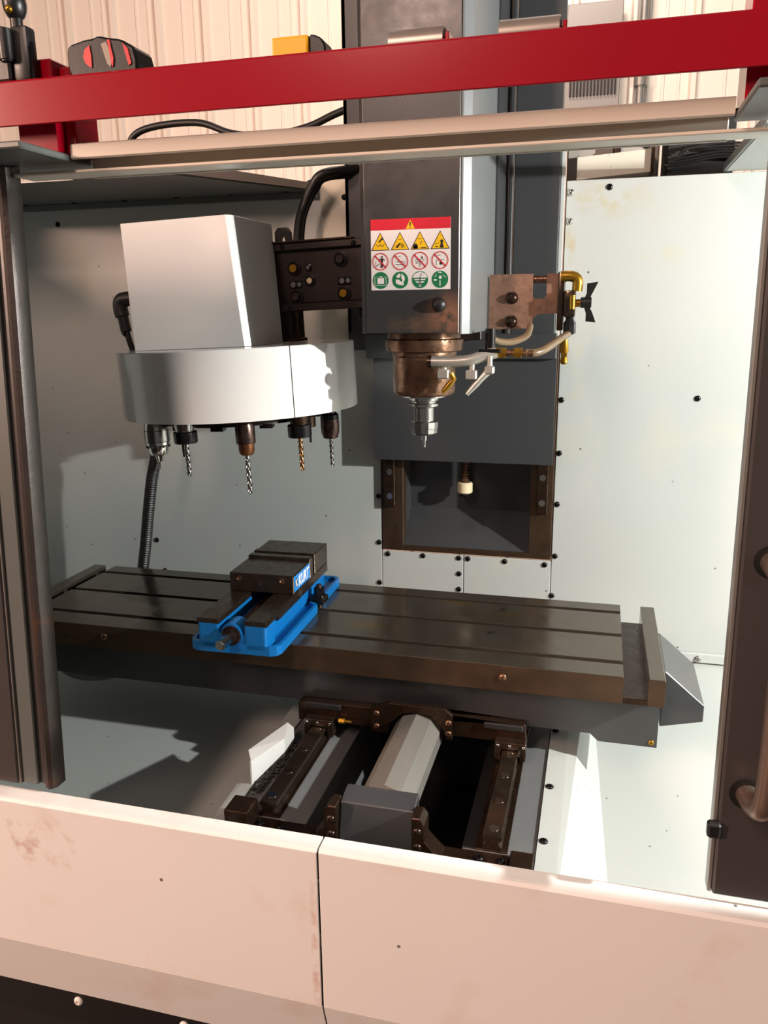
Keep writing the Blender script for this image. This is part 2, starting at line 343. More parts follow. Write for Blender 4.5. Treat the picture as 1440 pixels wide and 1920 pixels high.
# ------------------------------------------------------------------ spindle head
head = thing('spindle_head', 'dark grey milling head with warning label, hanging in front of the column', 'milling head', (.43, .15, .6))
bm = B(); prism(bm, [(.326, .060), (.336, .05), (.5175, .05), (.5175, .560), (.326, .560)], 'z', .643, 1.6, .0012); obj('head_cover', bm, 'head_grey', head)
bm = B(); prism(bm, [(.5185, .0505), (.522, .0508), (.5365, .066), (.5365, .560), (.5185, .560)], 'z', .641, 1.6, .0012); obj('side_cover', bm, 'light_grey_paint', head, label='right side cover, its reflected light painted in as lighter grey')  # reflection on the lamp side of the head put into a lighter grey
bm = B(); prism(bm, [(.332, .26), (.53, .26), (.53, .53), (.332, .53)], 'z', .622, .643, .002); obj('head_casting', bm, 'dark_bracket', head)
bm = B(); prism(bm, [(.5368, .40), (.5405, .40), (.5405, .555), (.5368, .555)], 'z', .66, 1.6); obj('side_strip', bm, 'grey_paint', head)
bm = B(); box(bm, .196, .674, .532, .556, .566, .627, .002); obj('slide_header', bm, 'grey_paint', head)
bm = B(); box(bm, .2095, .675, .553, .557, .301, .60, .0008); obj('way_cover', bm, 'grey_paint', head, label='flat dark grey sliding way cover')
# spindle nose
bm = B(); lathe(bm, (.43, .15, .516), [(.046, 0), (.058, .001), (.062, .005), (.0635, .012), (.0635, .078), (.066, .081), (.066, .088), (.078, .091), (.079, .1), (.079, .112), (.074, .115), (.074, .126)], 48)
obj('spindle_nose', bm, 'bronze_steel', head, True)
bm = B(); lathe(bm, (.43, .15, .512), [(.034, 0), (.045, .001), (.045, .006)], 32); obj('spindle_face', bm, 'steel', head, True)
bm = B(); sphere(bm, (.4795, .049, .6955), .0135, 1, .8, 1); obj('hole_plug', bm, 'black_rubber', head, True, 'black rubber plug below the warning label')
# warning label: flat print, built as thin raised layers in the plane of the cover
LX0, LX1, LZ0, LZ1, LY = .3487, .5010, .7235, .8510, .0498
bm = B(); box(bm, LX0, LX1, LY-.0004, LY+.0004, LZ0, LZ1, 0); lab = obj('warning_label', bm, 'sticker_white', head, label='white warning label with a red band and twelve pictograms')
def flat(name, pts, m, lev, holes=None):
    bm = B(); y = LY-.0005-.00015*lev; bm.faces.new([bm.verts.new((x, y, z)) for x, z in pts]); return obj(name, bm, m, lab)
def multi(name, polys, m, lev):
    bm = B(); y = LY-.0005-.00015*lev
    for p in polys: bm.faces.new([bm.verts.new((x, y, z)) for x, z in p])
    return obj(name, bm, m, lab)
def disc(cx, cz, r, n=28): return [(cx+r*math.cos(2*math.pi*i/n), cz+r*math.sin(2*math.pi*i/n)) for i in range(n)]
def ringp(cx, cz, r0, r1, n=28):
    P = []
    for i in range(n):
        a, b = 2*math.pi*i/n, 2*math.pi*(i+1)/n
        P.append([(cx+r*math.cos(t), cz+r*math.sin(t)) for r, t in ((r0, a), (r1, a), (r1, b), (r0, b))])
    return P
def bar(x0, z0, x1, z1, wd):
    dx, dz = x1-x0, z1-z0; l = math.hypot(dx, dz); nx, nz = -dz/l*wd/2, dx/l*wd/2
    return [(x0+nx, z0+nz), (x1+nx, z1+nz), (x1-nx, z1-nz), (x0-nx, z0-nz)]
LW, LH = LX1-LX0, LZ1-LZ0
flat('red_band', [(LX0, LZ1-.0195), (LX1, LZ1-.0195), (LX1, LZ1), (LX0, LZ1)], 'sticker_red', 1)
def tri(cx, z0, z1, hw): return [(cx-hw, z0), (cx+hw, z0), (cx, z1)]
cx = (LX0+LX1)/2
flat('warning_triangle', tri(cx, LZ1-.0185, LZ1-.0025, .0088), 'sticker_yellow', 2)
multi('exclamation_mark', [[(cx-.0009, LZ1-.014), (cx+.0009, LZ1-.014), (cx+.0012, LZ1-.0065), (cx-.0012, LZ1-.0065)], disc(cx, LZ1-.016, .001, 8)], 'sticker_black', 3)
xs = [LX0+LW*(.125+.25*k)-.0005 for k in range(4)]
zt0, zt1 = LZ1-.0555, LZ1-.0235
for k, x in enumerate(xs):                               # hazard triangles
    flat('triangle_edge', tri(x, zt0, zt1, .0178), 'sticker_black', 1)
    flat('triangle_field', tri(x, zt0+.0012, zt1-.0022, .0156), 'sticker_yellow', 2)
    z = zt0
    if k == 0: P = [[(x-.004, z+.015), (x+.004, z+.024), (x+.006, z+.020), (x+.001, z+.017), (x-.001, z+.014)]]+[bar(x-.008+i*.004, z+.011-(i % 2)*.004, x-.004+i*.004, z+.007+(i % 2)*.004, .001) for i in range(4)]
    elif k == 1: P = [[(x-.009, z+.005), (x-.001, z+.013), (x+.001, z+.011), (x-.003, z+.006), (x-.004, z+.0035)]]+[bar(x+.003+i*.0022, z+.004, x+.002+i*.0022, z+.013-i*.001, .0009) for i in range(3)]+[bar(x-.003, z+.019, x+.003, z+.019, .0009)]
    elif k == 2: P = [disc(x-.0085, z+.006, .0045, 14), [(x-.0130, z+.0015), (x-.004, z+.0015), (x-.004, z+.006), (x-.0125, z+.006)], bar(x+.002, z+.003, x+.012, z+.003, .0018), bar(x, z+.009, x+.004, z+.015, .001), bar(x-.004, z+.019, x+.003, z+.019, .0009)]
    else: P = [disc(x+.003, z+.0135, .003, 12), [(x-.001, z+.002), (x+.007, z+.002), (x+.0045, z+.011), (x+.0015, z+.011)], bar(x-.009, z+.004, x-.004, z+.004, .0016), bar(x-.009, z+.009, x-.003, z+.010, .0009)]
    multi('pictogram', P, 'sticker_black', 3)
zc = LZ1-.0755; rc = .0158
for k, x in enumerate(xs):                               # prohibition rings
    z = zc
    if k == 0: P = [disc(x+.003, z+.0085, .0018, 10), [(x+.0005, z+.006), (x+.0055, z+.006), (x+.0045, z-.003), (x+.0015, z-.003)], bar(x+.002, z-.003, x+.001, z-.011, .002), bar(x+.004, z-.003, x+.0035, z-.011, .002), bar(x+.005, z+.005, x+.0085, z+.002, .0014), bar(x+.001, z+.005, x-.003, z+.003, .0014), bar(x-.009, z-.009, x-.001, z-.003, .0008), bar(x-.009, z-.009, x-.009, z+.001, .0008)]
    elif k == 1: P = [bar(x-.008, z-.006, x+.008, z-.006, .0012), bar(x-.008, z-.001, x+.008, z-.001, .0008), bar(x+.008, z-.006, x+.008, z-.001, .0008), bar(x-.004, z+.009, x+.001, z+.009, .0008)]
    elif k == 2: P = [bar(x-.009, z-.001, x+.009, z-.001, .0008), bar(x-.009, z+.002, x+.010, z+.003, .0008), bar(x, z-.011, x, z-.001, .001), disc(x+.004, z+.006, .0016, 8), bar(x+.004, z+.002, x+.004, z+.009, .0008), bar(x-.008, z-.004, x-.003, z-.004, .0012)]
    else: P = [bar(x-.007, z-.009, x-.007, z, .0008), bar(x-.007, z, x+.008, z+.001, .0008), bar(x-.006, z+.009, x+.001, z+.009, .0008), [(x, z-.008), (x+.0035, z-.008), (x+.0042, z-.005), (x+.0015, z), (x-.0008, z-.005)]]
    multi('pictogram', P, 'sticker_black', 2)
    multi('prohibition_ring', ringp(x, z, rc-.0016, rc)+[bar(x-.0105, z+.0105, x+.0105, z-.0105, .0022)], 'sticker_red', 3)
zg = LZ1-.1095
for k, x in enumerate(xs):                               # green instruction discs
    flat('green_disc', disc(x, zg, .0155), 'sticker_green', 1); z = zg
    if k == 0: P = [[(x-.0065, z-.0065), (x+.0065, z-.0065), (x+.0065, z+.004), (x-.0065, z+.004)], bar(x-.003, z+.0065, x+.003, z+.0065, .0012), bar(x-.003, z+.004, x-.003, z+.007, .001), bar(x+.003, z+.004, x+.003, z+.007, .001), bar(x-.0115, z-.009, x+.0105, z-.009, .0008), bar(x-.0115, z+.006, x-.0115, z-.009, .0008), bar(x+.0105, z+.006, x+.0105, z-.009, .0008), bar(x-.0115, z+.006, x-.007, z+.006, .0008), bar(x+.007, z+.006, x+.0105, z+.006, .0008)]
    elif k == 1: P = [[(x-.0085, z-.006), (x-.001, z-.009), (x+.007, z-.010), (x+.0065, z-.004), (x+.009, z+.001), (x+.008, z+.007), (x+.003, z+.0115), (x-.003, z+.0115), (x-.008, z+.0065), (x-.006, z+.005), (x-.009, z-.001)]]
    elif k == 2: P = [[(x-.0145, z+.0035), (x+.0145, z+.0035), (x+.0105, z+.0105), (x, z+.0148), (x-.0105, z+.0105)], [(x-.0095, z-.001), (x+.0095, z-.001), (x+.0115, z+.0015), (x-.0115, z+.0015)], [(x-.0065, z-.0055), (x+.0065, z-.0055), (x+.009, z-.003), (x-.009, z-.003)], [(x-.002, z-.013), (x+.002, z-.013), (x+.002, z-.0075), (x-.002, z-.0075)]]
    else: P = [disc(x+.0005, z+.0035, .003, 12), bar(x-.012, z-.001, x-.006, z-.001, .0028), bar(x-.004, z+.013, x+.003, z+.012, .002), bar(x, z-.012, x, z-.002, .0018), bar(x+.005, z+.008, x+.011, z+.003, .0009), bar(x-.006, z+.009, x-.010, z+.004, .0009)]
    multi('pictogram', P, 'sticker_white', 2)
    if k == 1: multi('pictogram', [[(x-.008, z+.0035), (x+.001, z+.005), (x+.001, z+.0005), (x-.006, z+.001)], bar(x+.0015, z+.012, x+.0015, z, .0016), disc(x+.002, z-.0005, .0022, 10)], 'sticker_green', 3)
    if k == 2: multi('pictogram', [bar(x, z-.012, x, z+.005, .0014), bar(x+.001, z+.006, x+.003, z+.011, .0012)], 'sticker_black', 3)
# coolant valve bracket on the right of the head
bm = B(); Yb = .30
prism(bm, [(.5405, .757), (.632, .757), (.632, .712), (.638, .706), (.655, .706), (.661, .712), (.661, .757), (.690, .757), (.690, .675), (.645, .675), (.634, .665), (.632, .645), (.5405, .643)], 'y', Yb, Yb+.004, 0)
br = obj('valve_bracket', bm, 'bracket_copper', head, label='coolant-stained copper brown bracket plate')
bm = B(); box(bm, .684, .698, Yb-.006, Yb+.055, .640, .760, .003, 2); obj('bracket_flange', bm, 'rail_steel', br, True)
for z in (.7085, .6595):
    bm = B(); lathe(bm, (.589, Yb, z), [(.013, 0), (.013, .002), (.010, .003), (.009, .008), (.005, .011), (.0001, .011)], 18, (0, -1, 0)); obj('screw', bm, 'oily_steel', br, True)
bm = B(); cyl(bm, (.59, Yb+.012, .746), (.70, Yb+.012, .746), .0075); obj('copper_pipe', bm, 'bronze_steel', br, True)
val = B(); box(val, .699, .722, .272, .31, .668, .722, .003, 2); obj('valve_body', val, 'rail_steel', br, True)
bm = B(); tube(bm, [(.69, .29, .75), (.712, .29, .75), (.724, .29, .742), (.724, .29, .72)], .011, 12, 4); obj('elbow_fitting', bm, 'brass', br, True)
bm = B(); cyl(bm, (.716, .27, .684), (.716, .27, .712), .006); cyl(bm, (.72, .285, .696), (.738, .285, .696), .008); obj('brass_fitting', bm, 'brass', br, True)
bm = B(); cyl(bm, (.732, .284, .697), (.754, .284, .697), .011, bev=.001)
prism(bm, [(.738, .702), (.752, .735), (.762, .731), (.748, .700)], 'y', .278, .290); prism(bm, [(.738, .692), (.749, .659), (.760, .662), (.749, .694)], 'y', .278, .290)
prism(bm, [(.7435, .735), (.766, .738), (.755, .715), (.744, .70)], 'y', .279, .289); prism(bm, [(.7435, .659), (.764, .657), (.755, .68), (.744, .695)], 'y', .279, .289)
obj('valve_knob', bm, 'black_plastic', br, True, 'black butterfly knob')
bm = B(); lathe(bm, (.712, .285, .632), [(.008, 0), (.013, .004), (.013, .024), (.009, .03), (.009, .04)], 8); obj('hose_nut', bm, 'black_steel', br, True)
# coolant pipe, fittings and nozzles
NY = .068
bm = B(); tube(bm, [(.462, NY, .589), (.50, NY, .589), (.535, NY, .592), (.562, NY+.006, .600), (.585, NY+.012, .606)], .0112, 14, 6)
cp = obj('coolant_pipe', bm, 'pipe_metal', head, True, 'bent steel coolant pipe')
bm = B(); cyl(bm, (.4555, NY, .589), (.463, NY, .589), .0118, .0118); obj('pipe_cap', bm, 'burnt_steel', cp, True)
y2 = NY+.012
for x0, x1, r in ((.584, .604, .0105), (.619, .634, .0105)):
    bm = B(); cyl(bm, (x0, y2, .606), (x1, y2, .605), r, seg=6, bev=.001); obj('hex_fitting', bm, 'brass', cp)
bm = B(); cyl(bm, (.60, y2, .6055), (.655, y2, .6045), .0065); obj('pipe_stub', bm, 'bronze_steel', cp, True)
bm = B(); tube(bm, [(.64, y2, .605), (.662, y2+.01, .606), (.680, .12, .614), (.697, .20, .626), (.710, .285, .634)], .0075, 12, 8)
obj('coolant_hose', bm, 'hose_clear', head, True, 'translucent stained coolant hose')
bm = B(); tube(bm, [(.565, .12, .640), (.578, .13, .626), (.605, .17, .622), (.628, .23, .632), (.630, .29, .650)], .007, 12, 8); obj('coolant_hose', bm, 'hose_clear', head, True)
bm = B(); cyl(bm, (.571, .1, .60), (.571, .1, .65), .010, seg=18); box(bm, .553, .595, NY-.002, .115, .606, .613, .001); obj('pipe_clamp', bm, 'black_steel', head, True)
def nozzle(x, z, path, ball):
    bm = B(); cyl(bm, (x, NY, .585), (x, NY, z+.008), .0052); box(bm, x-.011, x+.010, NY-.010, NY+.010, z-.010, z+.008, .002); n = obj('nozzle_block', bm, 'pipe_metal', cp)
    bm = B(); tube(bm, path, .0055, 10, 1, rad=lambda i: (.0075, .006, .0065, .0042)[min(i, 3)]); obj('nozzle', bm, 'brass' if not ball else 'pipe_metal', cp, True)
nozzle(.487, .567, [(.500, NY, .566), (.506, NY, .556), (.497, NY, .545), (.484, NY, .530)], False)
nozzle(.541, .566, [(.575, NY, .574), (.558, NY, .556), (.548, NY, .545), (.532, NY, .527)], True)
bm = B(); box(bm, .566, .584, NY-.009, NY+.009, .566, .582, .003); cyl(bm, (.575, NY, .578), (.575, NY, .60), .005); obj('nozzle_block', bm, 'pipe_metal', cp)
bm = B(); lathe(bm, (.706, .22, .575), [(.004, 0), (.008, .004), (.006, .02), (.009, .026), (.007, .05)], 10); cyl(bm, (.706, .214, .595), (.706, .206, .595), .006); obj('drain_fitting', bm, 'brass', head, True)

# tool in the spindle
SP = (.43, .15)
def tool(name, label, cat, x, y, z): return thing(name, label, cat, (x, y, z), 'tools held in the machine')
t = tool('collet_holder', 'bright steel collet holder with a short end mill, clamped in the spindle', 'tool holder', *SP, .41)
bm = B(); lathe(bm, (*SP, .463), [(.021, 0), (.021, .027), (.026, .030), (.0305, .031), (.0305, .036), (.026, .038), (.026, .041), (.0305, .043), (.0305, .050), (.022, .0505)], 36); obj('holder_body', bm, 'steel', t, True)
bm = B(); prof = [(.024, 0), (.0275, .003), (.0275, .012), (.029, .013), (.029, .026), (.025, .029)]; lathe(bm, (*SP, .435), prof, 12); nb = obj('collet_nut', bm, 'steel', t)
bm = B(); lathe(bm, (*SP, .407), [(.0028, 0), (.0032, .001), (.0032, .014), (.0055, .0145), (.0055, .0285)], 16); obj('end_mill', bm, 'bright_steel', t, True)

# ------------------------------------------------------------------ tool changer
TC = thing('tool_changer', 'white umbrella tool changer with box housing and round cover, left of the spindle', 'tool changer', (-.009, .22, .47))
cxx, cyy, rr = -.009, .22, .262
def arcpts(a0, a1, n, r): return [(cxx+r*math.sin(R(a0+(a1-a0)*i/n)), cyy-r*math.cos(R(a0+(a1-a0)*i/n))) for i in range(n+1)]
split = 47.5
def shell(name, a0, a1, closed):
    bm = B(); z0, z1 = .470, .613
    outer = arcpts(a0, a1, 60, rr); inner = arcpts(a0, a1, 60, rr-.003)
    n = len(outer); V = []
    for p in outer: V.append((bm.verts.new((*p, z0)), bm.verts.new((*p, z1-.002))))
    top = [bm.verts.new((cxx+(p[0]-cxx)*(1-.002/rr), cyy+(p[1]-cyy)*(1-.002/rr), z1)) for p in outer]
    IN = [bm.verts.new((*p, z0)) for p in inner]; IN2 = [bm.verts.new((*p, z1-.004)) for p in inner]
    for i in range(n-1):
        bm.faces.new((V[i][0], V[i+1][0], V[i+1][1], V[i][1])); bm.faces.new((V[i][1], V[i+1][1], top[i+1], top[i]))
        bm.faces.new((V[i][0], IN[i], IN[i+1], V[i+1][0])); bm.faces.new((IN[i], IN2[i], IN2[i+1], IN[i+1]))
    bm.faces.new(top); bm.faces.new(IN2[::-1])
    return obj(name, bm, 'white_paint', TC, True)
shell('carousel_cover', -190, split, True)
shell('cover_segment', split+.5, 169.5, True)['label'] = 'narrow right segment of the round cover'
bm = B(); lathe(bm, (cxx, cyy, .448), [(.13, 0), (.17, .002), (.17, .012), (.20, .014), (.20, .03)], 40); obj('carousel_disc', bm, 'dark_bracket', TC, True)
for i in range(10):
    a = R(6+36*i); bm = B(); p = (cxx+.165*math.sin(a), cyy-.165*math.cos(a))
    prism(bm, [(p[0]-.014, p[1]-.012), (p[0]+.014, p[1]-.012), (p[0]+.008, p[1]+.018), (p[0]-.008, p[1]+.018)], 'z', .443, .452); obj('pocket_finger', bm, 'black_steel', TC)
# housing box: front face, bright bevelled corner, right face
yb = .100; zb, zt = .6135, .876
bm = B()
F = [(-.196, yb, zb), (.063, yb, zb), (.063-.018, yb, zt), (-.196, yb, zt)]
K = [(.063+.010, yb+.012, zb), (.045+.010, yb+.012, zt)]
S = [(.075, .285, zb), (.057, .315, zt)]
Bk = [(-.205, .315, zb), (-.205, .315, zt)]
poly(bm, [F[0], F[1], F[2], F[3], K[0], K[1], S[0], S[1], Bk[0], Bk[1]], [(0, 1, 2, 3), (1, 4, 5, 2), (4, 6, 7, 5), (6, 8, 9, 7), (8, 0, 3, 9), (3, 2, 5, 7, 9), (0, 8, 6, 4, 1)])
bmesh.ops.bevel(bm, geom=bm.edges[:], offset=.001, segments=1, affect='EDGES')
obj('housing_box', bm, 'white_paint', TC)
# dark arm carrying the changer
bm = B(); box(bm, .045, .275, .318, .345, .700, .815, .001); arm = obj('carrier_arm', bm, 'dark_bracket', TC)
for z0, z1, nm in ((.8155, .832, 'upper_flange'), (.682, .6995, 'lower_flange')):
    bm = B(); box(bm, .045, .275, .306, .345, z0, z1, .002); p = obj(nm, bm, 'dark_bracket', arm)
bm = B(); box(bm, .045, .25, .30, .345, .832, .836, .001); obj('top_plate', bm, 'rail_steel', arm)
def roundp(x, z, r0, m0, m1, off=.006):
    bm = B(); lathe(bm, (x, .318, z), [(r0, 0), (r0, .003), (r0*.72, .0035), (r0*.7, .0005), (.0001, .0005)], 20, (0, -1, 0)); p = obj('bolt_recess', bm, m0, arm, True)
    bm = B(); cyl(bm, (x-r0*.15, .317, z), (x-r0*.15, .317-off, z), r0*.55, seg=16, bev=.001); obj('bolt', bm, m1, arm, True)
roundp(.104, .777, .0165, 'black_steel', 'brass'); roundp(.105, .714, .016, 'black_steel', 'burnt_steel'); roundp(.216, .790, .0165, 'black_steel', 'dark_bracket'); roundp(.220, .716, .016, 'black_steel', 'brass')
roundp(.138, .777, .008, 'black_steel', 'steel', .003); roundp(.140, .748, .0125, 'black_steel', 'nylon', .002)
for x, z in ((.104, .741), (.221, .743)):
    bm = B(); box(bm, x-.015, x+.015, .315, .318, z-.008, z+.008, .003); obj('slot', bm, 'black_steel', arm)
    bm = B(); cyl(bm, (x-.004, .317, z), (x-.004, .311, z), .006); cyl(bm, (x+.01, .317, z), (x+.01, .3135, z), .005); obj('bolt', bm, 'steel', arm, True)
for x, z in ((.082, .824), (.25, .822), (.09, .691)): dome((x, .306, z), (0, -1, 0), .006, 'black_steel', arm, 'bolt')
for x, z in ((.121, .762), (.121, .795), (.158, .757)):
    bm = B(); cyl(bm, (x, .318, z), (x, .3165, z), .0022); obj('pin_hole', bm, 'sticker_black', arm)
bm = B(); box(bm, .06, .095, .31, .345, .618, .684, .003); obj('carrier_post', bm, 'black_steel', TC)
bm = B(); box(bm, .10, .108, .31, .345, .618, .684, .001); box(bm, .055, .112, .30, .35, .614, .622, .001); obj('post_foot', bm, 'oily_steel', TC)
bm = B(); prism(bm, [(.058, .833), (.059, .858), (.066, .868), (.088, .868), (.095, .858), (.096, .833), (.084, .833), (.082, .846), (.077, .852), (.072, .846), (.070, .833)], 'y', .325, .34); obj('sensor_bracket', bm, 'black_plastic', TC)
bm = B(); box(bm, .243, .275, .34, .37, .655, .682, .002); obj('stop_block', bm, 'black_steel', TC)
bm = B(); tube(bm, [(-.24, .20, .728), (-.268, .20, .727), (-.280, .20, .722), (-.282, .20, .705), (-.279, .20, .69)], .0165, 14, 4); tube(bm, [(-.279, .2, .695), (-.275, .2, .66), (-.272, .2, .654)], .0125, 12, 2)
obj('cable_plug', bm, 'black_rubber', TC, True, 'black elbow cable plug')
bm = B(); tube(bm, [(-.274, .2, .66), (-.268, .2, .63), (-.262, .205, .60)], .007, 10, 4); obj('plug_cable', bm, 'black_rubber', TC, True)
TC.rotation_euler = (0, R(-2.2), 0)

# tools hanging from the carousel
def pocket(th, r=.2): return (cxx+r*math.sin(R(th)), cyy-r*math.cos(R(th)))
def zbase(x): return .456+math.tan(R(2.2))*(x-cxx)
def mk(th, name, label, parts, r=.2):
    x, y = pocket(th, r); z = zbase(x); t = tool(name, label, 'tool holder', x, y, z)
    t.rotation_euler = (0, R(-2.2), 0)
    for nm, prof, m, seg in parts:
        bm = B(); lathe(bm, (x, y, z), [(a, -h) for a, h in prof], seg); obj(nm, bm, m, t, seg > 12)
    return t, x, y, z
CH = [('shank_collar', [(.022, -.012), (.022, .0), (.024, .003), (.024, .008)], 'steel', 32)]
t, x, y, z = mk(-47, 'keyed_drill_chuck', 'large shiny keyed drill chuck with a pointed bit, leftmost under the round cover', [
    ('chuck_body', [(.019, -.02), (.0265, .004), (.0265, .012)], 'steel', 32), ('chuck_sleeve', [(.0255, .012), (.0275, .013), (.0275, .037), (.026, .038)], 'steel', 28),
    ('chuck_collar', [(.026, .0385), (.026, .045), (.022, .048), (.0215, .058), (.018, .067), (.012, .069)], 'bright_steel', 28)])
for i in range(22):
    a = 2*math.pi*i/22; bm = B(); box(bm, -.0012, .0012, -.0012, .0012, -.005, 0, .0002)
    for v in bm.verts: v.co = Vector((x+.0248*math.cos(a)+v.co.x, y+.0248*math.sin(a)+v.co.y, z-.0455+v.co.z))
    obj('gear_tooth', bm, 'steel', t)
bm = B(); cyl(bm, (x+.004, y-.0212, z-.055), (x+.004, y-.0225, z-.055), .0036); obj('key_hole', bm, 'sticker_black', t)
for a in (0, 120, 240):
    bm = B(); cyl(bm, (x+.006*math.cos(R(a)), y+.006*math.sin(R(a)), z-.066), (x+.003*math.cos(R(a)), y+.003*math.sin(R(a)), z-.083), .005, .003, 8); obj('jaw', bm, 'steel', t)
bm = B(); lathe(bm, (x, y, z), [(.004, -.07), (.004, -.09), (.0003, -.101)], 10); obj('spot_drill', bm, 'bright_steel', t, True)
t, x, y, z = mk(-106, 'end_mill_holder', 'slim steel holder with a small end mill, behind the leftmost drill chuck', [
    ('holder_body', [(.018, -.02), (.018, .006), (.0105, .02), (.0095, .066), (.007, .069)], 'rail_steel', 24), ('end_mill', [(.0042, .06), (.0042, .088), (.0036, .1), (.0034, .106)], 'black_steel', 12)])
t, x, y, z = mk(-13, 'collet_chuck', 'black collet chuck with a steel twist drill, second of the front tools from the left', [
    ('holder_body', [(.0215, -.02), (.0215, .0), (.020, .004), (.020, .008)], 'steel', 32), ('collet_nut', [(.0225, .008), (.025, .010), (.025, .029), (.0235, .033), (.008, .0335)], 'black_steel', 32)])
bm = B(); drill(bm, (x, y, z-.033), .0047, .072); obj('twist_drill', bm, 'steel', t, True)
t, x, y, z = mk(25, 'small_drill_chuck', 'small dark drill chuck with rusty lower ring and the longest twist drill', [
    ('chuck_body', [(.017, -.01), (.0205, .004), (.0205, .034), (.0195, .037)], 'burnt_steel', 30), ('chuck_collar', [(.0165, .037), (.0165, .052), (.0135, .060), (.009, .062)], 'rust_steel', 24)])
bm = B(); cyl(bm, (x+.002, y-.0162, z-.044), (x+.002, y-.0174, z-.044), .003); obj('key_hole', bm, 'sticker_black', t)
bm = B(); drill(bm, (x, y, z-.06), .0050, .085); obj('twist_drill', bm, 'steel', t, True)
t, x, y, z = mk(60, 'collet_chuck', 'black slotted collet chuck with a gold coloured twist drill, second front tool from the right', [
    ('holder_body', [(.021, -.02), (.021, .0), (.0195, .005), (.0195, .009)], 'oily_steel', 32), ('collet_nut', [(.0225, .009), (.0255, .011), (.0255, .033), (.0245, .037), (.008, .0375)], 'black_steel', 32)])
bm = B(); drill(bm, (x, y, z-.037), .0048, .074); obj('twist_drill', bm, 'gold_steel', t, True)
t, x, y, z = mk(152, 'end_mill_holder', 'brown end mill holder with a tiny cutter, half hidden behind the gold drill', [
    ('holder_body', [(.02, -.02), (.02, .008), (.0155, .02), (.0155, .050), (.014, .053)], 'oily_steel', 24), ('end_mill', [(.0035, .05), (.0035, .07), (.003, .072), (.003, .092)], 'black_steel', 12)])
t, x, y, z = mk(98, 'keyless_chuck', 'dark keyless drill chuck with a twist drill, rightmost under the round cover', [
    ('holder_body', [(.0165, -.04), (.0165, .002), (.021, .006), (.021, .016)], 'black_steel', 28), ('chuck_sleeve', [(.021, .0165), (.0215, .03), (.0205, .045), (.0165, .058), (.012, .060)], 'burnt_steel', 28)])
bm = B(); drill(bm, (x, y, z-.058), .0040, .068); obj('twist_drill', bm, 'steel', t, True)

# hoses and cables
bm = B(); pts = [(-.36, .42, .42), (-.378, .45, .32), (-.402, .455, .24), (-.424, .46, .147), (-.444, .465, .053), (-.468, .47, -.05), (-.50, .48, -.2)]
tube(bm, pts, .016, 14, 28, rad=lambda i: .0165 if i % 2 else .0145); tag(obj('corrugated_hose', bm, 'black_rubber', None, True), 'black corrugated hose hanging below the tool changer behind the table', 'hose')
bm = B(); tube(bm, [(.075, .40, .70), (.058, .43, .80), (.048, .47, .88), (.050, .50, .93), (.075, .51, .985), (.11, .515, 1.012), (.20, .60, 1.03)], .0115, 14, 8)
tube(bm, [(.082, .40, .70), (.066, .44, .80), (.056, .48, .88), (.058, .51, .93), (.082, .52, .975), (.11, .525, 1.0), (.20, .61, 1.015)], .005, 10, 8)
tag(obj('cable_loop', bm, 'black_rubber', None, True), 'thick black cable loop rising from the tool changer arm to the column', 'cable')
bm = B(); tube(bm, [(-.215, .66, 1.003), (-.1, .66, 1.0), (-.03, .66, 1.0), (.03, .66, 1.02), (.13, .68, 1.045)], .0055, 10, 6)
for x in (-.18, -.04): sphere(bm, (x, .66, 1.0), .011, 1, 1, .8)
tag(obj('cable', bm, 'black_rubber', None, True), 'thin black cable with knots running along the top of the left back panel', 'cable')
bm = B(); tube(bm, [(-.60, .75, 1.0), (-.575, .75, 1.13), (-.52, .75, 1.19), (-.35, .75, 1.20), (-.24, .75, 1.165), (-.13, .75, 1.153), (-.02, .75, 1.168), (.06, .75, 1.195), (.11, .75, 1.205), (.15, .75, 1.18), (.165, .75, 1.10)], .0095, 10, 8)
tag(obj('cable', bm, 'black_rubber', None, True), 'black cable arching behind the red rail at the upper left', 'cable')
bm = B(); tube(bm, [(-.80, .38, -.10), (-.62, .25, -.17), (-.50, .15, -.19), (-.38, .1, -.17), (-.30, .1, -.145)], .022, 12, 8)
tag(obj('cable_carrier', bm, 'black_rubber', None, True), 'black cable guide sagging under the left end of the table', 'cable')

# cabinets and clutter behind the right back panel
cab = thing('control_cabinet', 'grey dusty cabinet top behind the right back panel beside the column', 'cabinet', (.78, .75, .6))
bm = B(); box(bm, .672, .89, .72, .95, .6, 1.115, .003); obj('cabinet_body', bm, 'cabinet_grey', cab)
bm = B(); prism(bm, [(.700, .985), (.700, 1.035), (.868, 1.045), (.868, .995)], 'y', .64, .644); obj('tilted_plate', bm, 'stained_white', cab)
bm = B(); box(bm, .868, .876, .63, .70, .98, 1.047, .001); obj('plate_return', bm, 'oily_steel', cab)
bm = B(); cyl(bm, (.858, .72, 1.072), (.858, .715, 1.072), .011); obj('round_vent', bm, 'black_rubber', cab, True)
bm = B(); box(bm, .781, .80, .69, .72, 1.04, 1.075, .003); obj('latch', bm, 'burnt_steel', cab)
bm = B(); box(bm, .905, 1.055, .68, .9, .6, 1.12, .003); tag(obj('wiring_box', bm, 'dark_pit'), 'open black wiring box behind the top of the right back panel', 'box')
bm = B()
for i in range(6):
    z = 1.008+i*.006; tube(bm, [(.90+.01*i, .66, z), (.95, .655, z+.02*random.random()), (1.02, .65, z+.012), (1.12, .64, z+.004)], .003, 8, 6)
tag(obj('wire_bundle', bm, 'black_rubber', None, True), 'tangle of thin black wires lying along the top edge of the right back panel', 'wires', kind='stuff')

